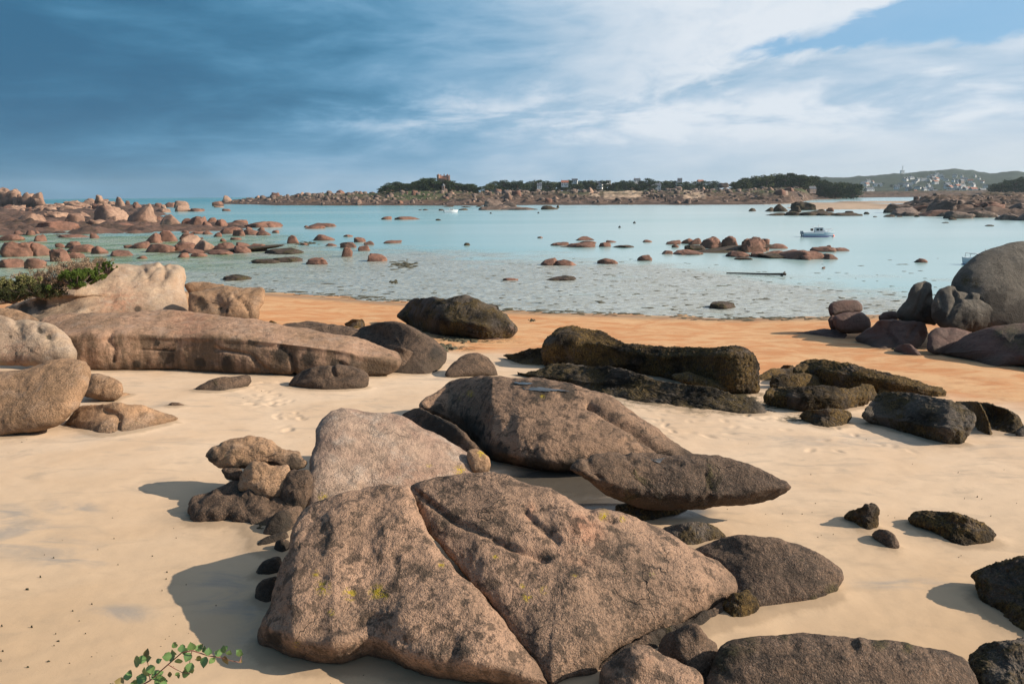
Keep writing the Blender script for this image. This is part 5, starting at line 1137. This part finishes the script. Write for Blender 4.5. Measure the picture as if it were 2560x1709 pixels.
def boat(name, px, py, L, rz, label, small=False):
    g = ground([px], [py])[0]; o = empty(name, (g[0], g[1], 0), rz); tag(o, label, 'boat')
    B_ = L*.36; H = L*.15
    part('hull', hull(L, B_, H), tealM if not small else hullM, o)
    part('gunwale', hull(L*1.01, B_*1.02, H, zlo=H*.78, zhi=H*1.06, flare=.0), hullM, o)
    part('boot_stripe', hull(L*1.004, B_*1.006, H, zlo=-.1, zhi=H*(.28 if not small else .08), flare=.0, inset=-.06), navyM, o)
    if not small:
        part('stripe', hull(L*1.006, B_*1.01, H, zlo=H*.52, zhi=H*.60, flare=.0, inset=-.02), blueM, o)
    cl = L*.28; cx = L*.02 if not small else L*.05; ch = L*(.17 if not small else .12)
    cb = part('cabin', ([(cx-cl*.6,-B_*.3,H),(cx+cl*.75,-B_*.3,H),(cx+cl*.75,B_*.3,H),(cx-cl*.6,B_*.3,H),(cx-cl*.55,-B_*.27,H+ch),(cx+cl*.3,-B_*.25,H+ch),(cx+cl*.3,B_*.25,H+ch),(cx-cl*.55,B_*.27,H+ch)], [(0,3,2,1),(4,5,6,7),(0,1,5,4),(1,2,6,5),(2,3,7,6),(3,0,4,7)]), cabM, o)
    for sx in (-.42, -.02): part('window', box(cx+cl*sx, cx+cl*(sx+.3), -B_*.3-.03, B_*.3+.03, H+ch*.42, H+ch*.8), glassM if not small else glassM, o)
    part('cabin_roof', box(cx-cl*.75, cx+cl*.42, -B_*.31, B_*.31, H+ch+.01, H+ch+.09), cabM, o)
    part('foredeck', ([(cx+cl*.6,-B_*.28,H),(L*.36,-B_*.16,H*1.15),(L*.36,B_*.16,H*1.15),(cx+cl*.6,B_*.28,H),(cx+cl*.6,-B_*.2,H+ch*.4),(cx+cl*.6,B_*.2,H+ch*.4)], [(0,1,4),(1,2,5,4),(2,3,5),(0,4,5,3)]), cabM, o)
    tv, tf = tubes([[((L*.30,-.3,H), .02), ((L*.30,-.3,H+.5), .02)], [((L*.42,-.12,H*1.2), .02), ((L*.42,-.12,H*1.2+.45), .02)], [((L*.18,-B_*.35,H+.5), .02), ((L*.30,-.3,H+.5), .02), ((L*.43,-.1,H*1.2+.45), .02), ((L*.43,.1,H*1.2+.45), .02), ((L*.30,.3,H+.5), .02), ((L*.18,B_*.35,H+.5), .02)], [((cx-.2,0,H+ch), .03), ((cx-.2,0,H+ch+.55), .025)]], 5)
    mesh_obj('rail', tv, tf, greyM, parent=o)
    part('outboard_motor', joinb([box(-L/2-.45, -L/2-.05, -.2, .2, H*.6, H*1.35), box(-L/2-.35, -L/2-.15, -.08, .08, -.4, H*.6)]), greyM, o)
    if not small: part('canopy', box(cx-cl*1.0, cx-cl*.78, -B_*.28, B_*.28, H+ch*.35, H+ch*.8), brownM, o)
    return o
def buoy(px, py, r0, mat, label, cat='buoy'):
    g = ground([px], [py])[0]; V = []; F_ = []; n = 12
    prof = [(0.0, -.9), (.6, -.7), (.98, -.1), (.95, .3), (.7, .75), (.25, 1.0), (.16, 1.3), (0.0, 1.34)]
    for q, z in prof:
        for j in range(n): V.append((q*r0*math.cos(6.2832*j/n), q*r0*math.sin(6.2832*j/n), z*r0))
    for i in range(len(prof)-1):
        for j in range(n): F_.append((i*n+j, i*n+(j+1) % n, (i+1)*n+(j+1) % n, (i+1)*n+j))
    o = mesh_obj('mooring_buoy', V, F_, mat); o.location = (g[0], g[1], .1*r0); tag(o, label, cat); return o
boat('motorboat', 2046, 592, 4.5, R(-14), 'white and pale blue motorboat with cabin moored in the bay at right')
boat('launch', 1128, 531, 5.4, R(8), 'small white launch anchored off the far point', True)
boat('moored_boat', 2458, 662, 3.6, R(152), 'white boat mostly hidden behind the enormous grey dome', True)
buoy(2081, 591, .32, buoyM, 'orange red mooring buoy at the bow of the motorboat')
bk = plain('dark_float', (0.03, 0.03, 0.035), .5)
buoy(1549, 569, .3, bk, 'nearer of two tiny dark floats in the middle of the bay'); buoy(1586, 558, .35, bk, 'farther of two tiny dark floats in the middle of the bay'); buoy(1227, 534, .4, bk, 'tiny dark float right of the launch'); buoy(1346, 533, .4, bk, 'tiny dark float before the little island')
a_, b_ = ground([1816, 1964], [684, 690]); pts = [Vector(a_)+(Vector(b_)-Vector(a_))*q for q in (0, .25, .5, .75, .93, 1)]
tv, tf = tubes([[(tuple(p+Vector((0, .1*math.sin(i*2), .06+.02*i))), .05+.012*i) for i, p in enumerate(pts)], [(tuple(pts[4]), .12), (tuple(pts[4]+Vector((.3, 0, .35))), .06)]], 8)
dw, t = new_mat('wet_wood'); tn = t.node('ShaderNodeTexCoord').outputs['Object']; t.out(t.mix(t.noise(tn, 5, 5, .7), (0.02, 0.016, 0.012), (0.08, 0.06, 0.045)), .8)
tag(mesh_obj('driftwood_pole', tv, tf, dw, loc=tuple(a_)), 'long dark pole lying in the shallows right of centre', 'pole')

# ------------------------------------------------------------------ drifting weed, debris
wm, t = new_mat('seaweed'); tn = t.node('ShaderNodeNewGeometry').outputs['Position']
t.out(t.mix(t.noise(tn, 6, 4, .7), (0.02, 0.018, 0.010), (0.10, 0.085, 0.04)), .75)
def weedpatch(L, name, label, cat, kind=None, hgt=.07, seed=0):
    rr = random.Random(seed); V = []; F_ = []
    for (x, y, z, w_, d_) in L:
        n = 11; b0 = len(V); ph_ = rr.uniform(0, 6)
        for k_, (q, zz_) in enumerate([(1, -.03), (.62, hgt*.7)]):
            for j in range(n):
                a = 6.2832*j/n; r0 = q*(1+.38*math.sin(a*3+ph_)+.3*rr.uniform(-1, 1)); V.append((x+w_*r0*math.cos(a), y+d_*r0*math.sin(a), z+zz_*rr.uniform(.4, 1.3)))
        V.append((x, y, z+hgt))
        for j in range(n): F_ += [(b0+j, b0+(j+1) % n, b0+n+(j+1) % n, b0+n+j), (b0+n+j, b0+n+(j+1) % n, b0+2*n)]
    o = mesh_obj(name, V, F_, wm, loc=(L[0][0], L[0][1], L[0][2])); tag(o, label, cat, None, kind); return o
rr = random.Random(31); L = []
while len(L) < 380:
    u = rr.uniform(-100, 2350); v = rr.uniform(640, 800)
    if v > np.interp(u, [0, 660, 1000, 1280, 1500, 1800, 2100, 2400], [735, 728, 752, 778, 787, 800, 797, 800])+2: continue
    if rr.random() > (v-560)/240: continue
    g = ground([u], [v])[0]; s_ = rr.uniform(.08, .36)*(1.9 if rr.random() < .08 else 1)
    L.append((g[0], g[1], 0, s_, s_*rr.uniform(.3, .8)))
weedpatch(L, 'floating_weed', 'dark shreds of weed scattered over the silvery shallows', 'seaweed', 'stuff', .03, 1)
L = []
for k in range(230):
    u = rr.uniform(560, 2300); v = np.interp(u, [560, 660, 1000, 1280, 1500, 1800, 2100, 2400], [722, 729, 753, 778, 787, 800, 797, 800])+rr.uniform(-7, 3)
    g = ground([u], [v])[0]; s_ = rr.uniform(.08, .45); L.append((g[0], g[1], max(g[2], 0)+.01, s_, s_*.4))
weedpatch(L, 'strandline_weed', 'thin line of dark weed left along the edge of the orange sand', 'seaweed', 'stuff', .03, 2)
for (u, v, wp, hp_, lb) in [(1010, 663, 90, 9, 'dark olive weed bank in the shallows left of centre'), (760, 609, 60, 5, 'green black weed bank behind the red islet'), (2255, 871, 60, 7, 'greenish weed on the sand below the dark red rocks'), (1110, 868, 85, 9, 'dark weed mat on pale sand right of the whale-like boulder'), (1150, 850, 90, 7, 'weed mat under the tall dark boulder'), (985, 705, 26, 4, 'small weed clump on the flats'), (1330, 802, 14, 3, 'bright green tuft of weed on the orange sand')]:
    g = ground([u], [v])[0]; g2 = ground([u+wp/2], [v])[0]; g3 = ground([u], [v-hp_])[0]; L = []
    for k in range(46):
        q = rr.gauss(0, .42); e = rr.gauss(0, .45); x = g[0]+(g2[0]-g[0])*q+(g3[0]-g[0])*e; y = g[1]+(g3[1]-g[1])*e; s_ = (g2[0]-g[0])*rr.uniform(.08, .26)
        L.append((x, y, max(float(terrain(x, y)), 0)+.0, s_, s_*.6))
    weedpatch(L, 'weed_mat', lb, 'seaweed', 'stuff', .08, int(u))
L = []
for k in range(420):
    u = rr.uniform(-100, 2660); v = rr.uniform(930, 1709); g = ground([u], [v])[0]; s_ = rr.uniform(.004, .011)*(1 if rr.random() < .93 else 2)
    L.append((g[0], g[1], g[2]+.0, s_, s_*.45))
weedpatch(L, 'beach_debris', 'tiny dark bits of weed and shell scattered on the sand', 'debris', 'stuff', .008, 3)

# puddles on the rocks
pm_, t = new_mat('puddle_water'); t.out((0.05, 0.042, 0.036), .04, None, .7)
def puddle(rockkey, pts, label):
    o, V, PX = ROCKS[rockkey]; P = catmull(pts, 40); S = surf_at(rockkey, P); c_ = S.mean(0)
    z = np.percentile(S[:, 2], 60)+.01
    V_ = [(p[0], p[1], p[2]*.45+z*.55+.008) for p in S.tolist()]+[(c_[0], c_[1], surf_at(rockkey, [np.mean(P, 0)])[0][2]+.02)]
    n = len(P); q = mesh_obj('puddle', V_, [(i, (i+1) % n, n) for i in range(n)], pm_, loc=tuple(o.location)); q.parent = o; q.location = (0, 0, 0); tag(q, label); return q
wk = 'huge whale-backed brown boulder with rain puddles on its crown'
puddle(wk, [(1307,968),(1325,972),(1362,974),(1400,971),(1425,974),(1400,966),(1372,964),(1352,960),(1325,961),(1310,963)], 'long rain puddle')
puddle(wk, [(1282,953),(1300,957),(1320,956),(1333,952),(1315,949),(1290,950)], 'small rain puddle')
puddle('long brown fish-shaped boulder resting above its shadow on the sand', [(1628,1145),(1640,1152),(1650,1156),(1656,1147),(1665,1141),(1645,1142)], 'rain puddle')

# ------------------------------------------------------------------ shrubs
def shrub(name, label, boxes, nleaf, mat, size, seed, up=.5):
    rr = np.random.default_rng(seed); C = []; segs = []
    root = empty(name, tuple(boxes[0][:3])); tag(root, label, 'shrub')
    b0 = np.array(boxes[0][:3])
    for (x, y, z, rx, rz_) in boxes:
        nc = 64
        cc = np.stack([rr.normal(0, .5, nc)*rx, rr.normal(0, .4, nc)*rx*.8, rr.uniform(-.25, .8, nc)*rz_], 1)
        for c_ in cc:
            n = nleaf//(nc*len(boxes)); d = rr.normal(size=(n, 3)); d /= np.linalg.norm(d, axis=1)[:, None]
            C.append(np.array([x, y, z])-b0+c_+d*rr.uniform(.3, 1.1, n)[:, None]*rx*.15*np.array([1, 1, 1.1]))
            segs.append([((x-b0[0], y-b0[1], z-b0[2]-.3), .03), (tuple(np.array([x, y, z])-b0+c_), .01)])
    C = np.concatenate(C); V, Fq = quads_at(C, rr.uniform(size*.6, size*1.3, len(C)), rr)
    mesh_obj('foliage', V, Fq, mat, parent=root, smooth=False); tv, tf = tubes(segs, 4); mesh_obj('stem', tv, tf, barkm, parent=root)
heatM = leafmat('heather_foliage', (0.16, 0.11, 0.065), (0.42, 0.30, 0.20)); gorseM = leafmat('gorse_foliage', (0.035, 0.065, 0.010), (0.14, 0.20, 0.035)); olivM = leafmat('olive_foliage', (0.07, 0.075, 0.025), (0.25, 0.23, 0.09))
def sp(u, v, d, rx, rz_): q = ray([u], [v])[0]; t_ = d/q[1]; return (q[0]*t_, d, CAMZ+q[2]*t_, rx, rz_)
shrub('heather_bush', 'dry pinkish brown heather bush on the rocks at left', [sp(150, 706, 31, 1.0, .85), sp(215, 688, 32, .8, .7), sp(95, 712, 31, .9, .7)], 16000, heatM, .022, 1)
shrub('gorse_bush', 'bright green gorse bush touching the cream-white rock', [sp(190, 706, 29.5, .7, .6), sp(225, 694, 30, .5, .5)], 26000, gorseM, .017, 2)
shrub('small_gorse_bush', 'little green sprig of gorse on top of the cream-white rock', [sp(268, 670, 31, .3, .35)], 2600, gorseM, .022, 3)
shrub('olive_bush', 'olive green bush at the left edge of the shrubs', [sp(60, 722, 30, .75, .65), sp(10, 732, 30, .8, .6)], 14000, olivM, .024, 4)
shrub('dead_heather_bush', 'sparse brown heather behind the gorse', [sp(190, 672, 33.5, 1.0, .6), sp(240, 665, 34, .7, .45)], 5200, heatM, .02, 5)
shrub('low_dark_bush', 'low dark bush under the heather at the left', [sp(110, 732, 29.5, .9, .4), sp(30, 742, 29.5, .9, .35)], 9000, leafmat('dark_foliage', (0.025, 0.035, 0.01), (0.09, 0.09, 0.03)), .024, 6)

# bramble spray reaching into the picture at bottom left
brM, t = new_mat('bramble_leaf')
at_ = t.attr('vein'); oi = t.node('ShaderNodeObjectInfo').outputs['Random']
c = t.mix(at_, (0.06, 0.14, 0.035), (0.17, 0.27, 0.09)); c = t.mix(t.ss(t.noise(t.node('ShaderNodeTexCoord').outputs['Object'], 3, 4, .7), .55, .68), c, (0.20, 0.13, 0.05)); c = t.mix(t.ss(oi, .86, .93), c, (0.20, 0.10, 0.03)); c = t.mix(t.ss(oi, 0, 1, 0, .35), c, (0.10, 0.16, 0.03))
t.out(c, .45, None, .5, Subsurface_Weight=0.0)
stM = plain('bramble_stem', (0.22, 0.10, 0.07), .6)
def pp(u, v, d): q = ray([u], [v])[0]; return Vector((q[0], q[1], q[2]))*(d/q[1])+Vector((0, 0, CAMZ))
BD = 2.5
br = empty('bramble', tuple(pp(300, 1760, BD))); tag(br, 'green bramble spray with toothed leaves crossing the bottom left corner', 'plant'); B0 = br.location.copy()
main = [(270,1790),(330,1725),(375,1700),(420,1660),(455,1630),(480,1625),(520,1638),(550,1642),(575,1650),(600,1655)]
side = [(420,1660),(440,1672),(455,1680),(475,1682)]; side2 = [(375,1700),(372,1670),(368,1650),(366,1642)]; side3 = [(480,1625),(475,1650),(470,1668)]; side4 = [(600,1655),(603,1640),(600,1630)]; side5 = [(330,1725),(318,1712),(305,1708)]
tv, tf = tubes([[(tuple(pp(a, b, BD+.02*math.sin(i))-B0), .0028*s0*(1-i/len(pl)*.6)) for i, (a, b) in enumerate(pl)] for pl, s0 in ((main, 1.3), (side, .8), (side2, .8), (side3, .7), (side4, .7), (side5, .8))], 6)
mesh_obj('stem', tv, tf, stM, parent=br)
def leafmesh(seed):
    rr = random.Random(seed); n = 17; V = [(0, 0, 0)]; at = [1.0]; F_ = []
    for i in range(1, n):
        s_ = i/(n-1); w_ = .42*math.sin(math.pi*s_**.8)*(1+.22*(i % 2))+.01; zc = -.22*s_**2
        V += [(-w_, s_, zc+.16*w_), (0, s_-.02, zc-.03), (w_, s_, zc+.16*w_)]; at += [0.1+.25*(i % 2), 1.0 if i % 2 else .6, 0.1+.25*(i % 2)]
        if i == 1: F_ += [(0, 2, 1), (0, 3, 2)]
        else: a = 1+3*(i-2); b_ = 1+3*(i-1); F_ += [(a, a+1, b_+1, b_), (a+1, a+2, b_+2, b_+1)]
    me = bpy.data.meshes.new('leaf'); me.from_pydata(V, [], F_); me.polygons.foreach_set('use_smooth', [True]*len(me.polygons))
    a_ = me.attributes.new('vein', 'FLOAT', 'POINT'); a_.data.foreach_set('value', at); me.materials.append(brM); return me
lms = [leafmesh(i) for i in range(3)]
rl = random.Random(9); vx = Vector((1, 0, 0)); vu = Vector((0, math.sin(PITCH), math.cos(PITCH))); vn = Vector((0, -math.cos(PITCH), math.sin(PITCH)))
def leaf(u, v, ang, sz):
    o = bpy.data.objects.new('leaf', lms[rl.randrange(3)]); COL.objects.link(o); o.parent = br
    p = pp(u, v, BD+rl.uniform(-.03, .03))-B0; a = R(ang)
    d = (vx*math.cos(a)+vu*math.sin(a)+vn*rl.uniform(-.5, .7)).normalized(); nrm = (vn+vx*rl.uniform(-.7, .7)+Vector((0, 0, 1))*rl.uniform(.1, .9)).normalized()
    x_ = d.cross(nrm).normalized(); z_ = x_.cross(d)
    L_ = sz/F*BD; o.matrix_local = Matrix.Translation(p) @ Matrix((x_, d, z_)).transposed().to_4x4() @ Matrix.Diagonal((L_, L_, L_, 1))
for u, v, a, s_ in [(366,1642,95,24),(366,1648,35,22),(366,1650,150,26),(352,1652,190,34),(376,1660,-80,26),(390,1655,30,16),(372,1672,-95,22),
    (440,1636,120,22),(438,1638,200,30),(430,1640,170,26),(452,1630,90,22),(455,1632,40,22),(445,1645,-90,24),(418,1640,180,20),(440,1618,110,18),(436,1612,60,14),
    (482,1625,100,26),(490,1628,60,22),(475,1630,-110,26),(462,1622,140,18),(470,1660,-80,34),(478,1655,-100,26),(492,1640,-40,18),(500,1622,70,16),
    (520,1638,90,22),(515,1640,-100,30),(512,1630,120,20),(525,1645,-60,22),(506,1622,140,16),(560,1632,100,22),(556,1632,160,22),(562,1638,-80,28),(570,1636,60,18),(545,1640,150,12),(568,1622,150,14),
    (600,1640,90,20),(602,1634,130,18),(598,1650,-30,10),(538,1638,40,10),(455,1682,0,24),(450,1686,-150,16),(440,1680,-60,14),(430,1684,190,16),
    (330,1690,170,30),(318,1700,100,24),(310,1705,150,26),(325,1708,-20,30),(305,1715,200,30),(345,1700,30,24),(372,1690,110,34),(378,1695,30,34),(366,1700,160,34),(385,1702,-10,36),(395,1710,-30,30),(400,1712,50,26),(360,1715,-120,30),(290,1718,170,26),(340,1718,-30,26),(282,1725,120,22)]:
    leaf(u, v, a, s_*.98)

# ------------------------------------------------------------------ air
hz_m = bpy.data.materials.new('sea_air'); hz_m.use_nodes = True; t = NT(hz_m.node_tree)
pv = t.node('ShaderNodeVolumePrincipled'); pv.inputs['Color'].default_value = (0.74, 0.90, 1.0, 1); pv.inputs['Density'].default_value = 0.00008; pv.inputs['Anisotropy'].default_value = 0.2
t.l.new(pv.outputs[0], t.node('ShaderNodeOutputMaterial').inputs['Volume'])
v, f_ = box(-6200, 6200, -600, 6200, -14, 150)
hz_o = mesh_obj('haze', v, f_, hz_m, smooth=False); tag(hz_o, 'thin sea haze over the bay', 'haze', None, 'stuff')

# ------------------------------------------------------------------ darker, slightly banked sand where rocks stand in it
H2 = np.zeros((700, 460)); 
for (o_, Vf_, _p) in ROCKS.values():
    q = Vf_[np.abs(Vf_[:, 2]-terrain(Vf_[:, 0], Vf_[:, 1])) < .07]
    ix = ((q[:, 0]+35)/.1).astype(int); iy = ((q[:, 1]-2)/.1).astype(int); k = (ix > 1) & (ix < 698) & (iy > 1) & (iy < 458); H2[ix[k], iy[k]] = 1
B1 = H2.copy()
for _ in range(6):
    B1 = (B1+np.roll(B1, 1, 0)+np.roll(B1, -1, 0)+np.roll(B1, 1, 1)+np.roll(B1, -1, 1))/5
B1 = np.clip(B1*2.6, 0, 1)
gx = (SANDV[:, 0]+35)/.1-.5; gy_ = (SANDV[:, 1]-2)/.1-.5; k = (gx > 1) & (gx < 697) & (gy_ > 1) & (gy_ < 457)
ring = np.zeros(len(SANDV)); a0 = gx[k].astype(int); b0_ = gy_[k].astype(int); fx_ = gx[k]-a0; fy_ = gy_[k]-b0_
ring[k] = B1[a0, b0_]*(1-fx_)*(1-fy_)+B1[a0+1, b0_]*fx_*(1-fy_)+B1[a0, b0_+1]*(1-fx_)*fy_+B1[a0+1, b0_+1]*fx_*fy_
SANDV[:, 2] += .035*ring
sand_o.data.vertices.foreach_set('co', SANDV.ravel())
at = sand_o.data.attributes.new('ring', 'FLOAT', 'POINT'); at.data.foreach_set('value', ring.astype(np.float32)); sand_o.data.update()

# ------------------------------------------------------------------ labels that tell members of small groups apart
ORD = ['leftmost', 'second', 'third', 'fourth', 'fifth', 'sixth', 'seventh', 'eighth', 'ninth', 'tenth', 'eleventh', 'twelfth', 'thirteenth', 'fourteenth', 'fifteenth', 'sixteenth', 'seventeenth', 'eighteenth', 'nineteenth', 'twentieth'] + ['twenty-'+q for q in 'first second third fourth fifth sixth seventh eighth ninth'.split()] + ['thirtieth'] + ['thirty-'+q for q in 'first second third fourth fifth sixth seventh eighth ninth'.split()]
byg = {}
for o in list(COL.objects):
    if o.parent is None and o.get('group'): byg.setdefault(o['group'], []).append(o)
for g_, L in byg.items():
    if len(L) > 36: continue
    L.sort(key=lambda o: o.location.x/max(o.location.y, 1))
    for i, o in enumerate(L):
        o['label'] = (('leftmost of the ' if i == 0 else 'rightmost of the ' if i == len(L)-1 else ORD[i]+' from the left of the ')+g_).replace('of the trees', 'of the trees')
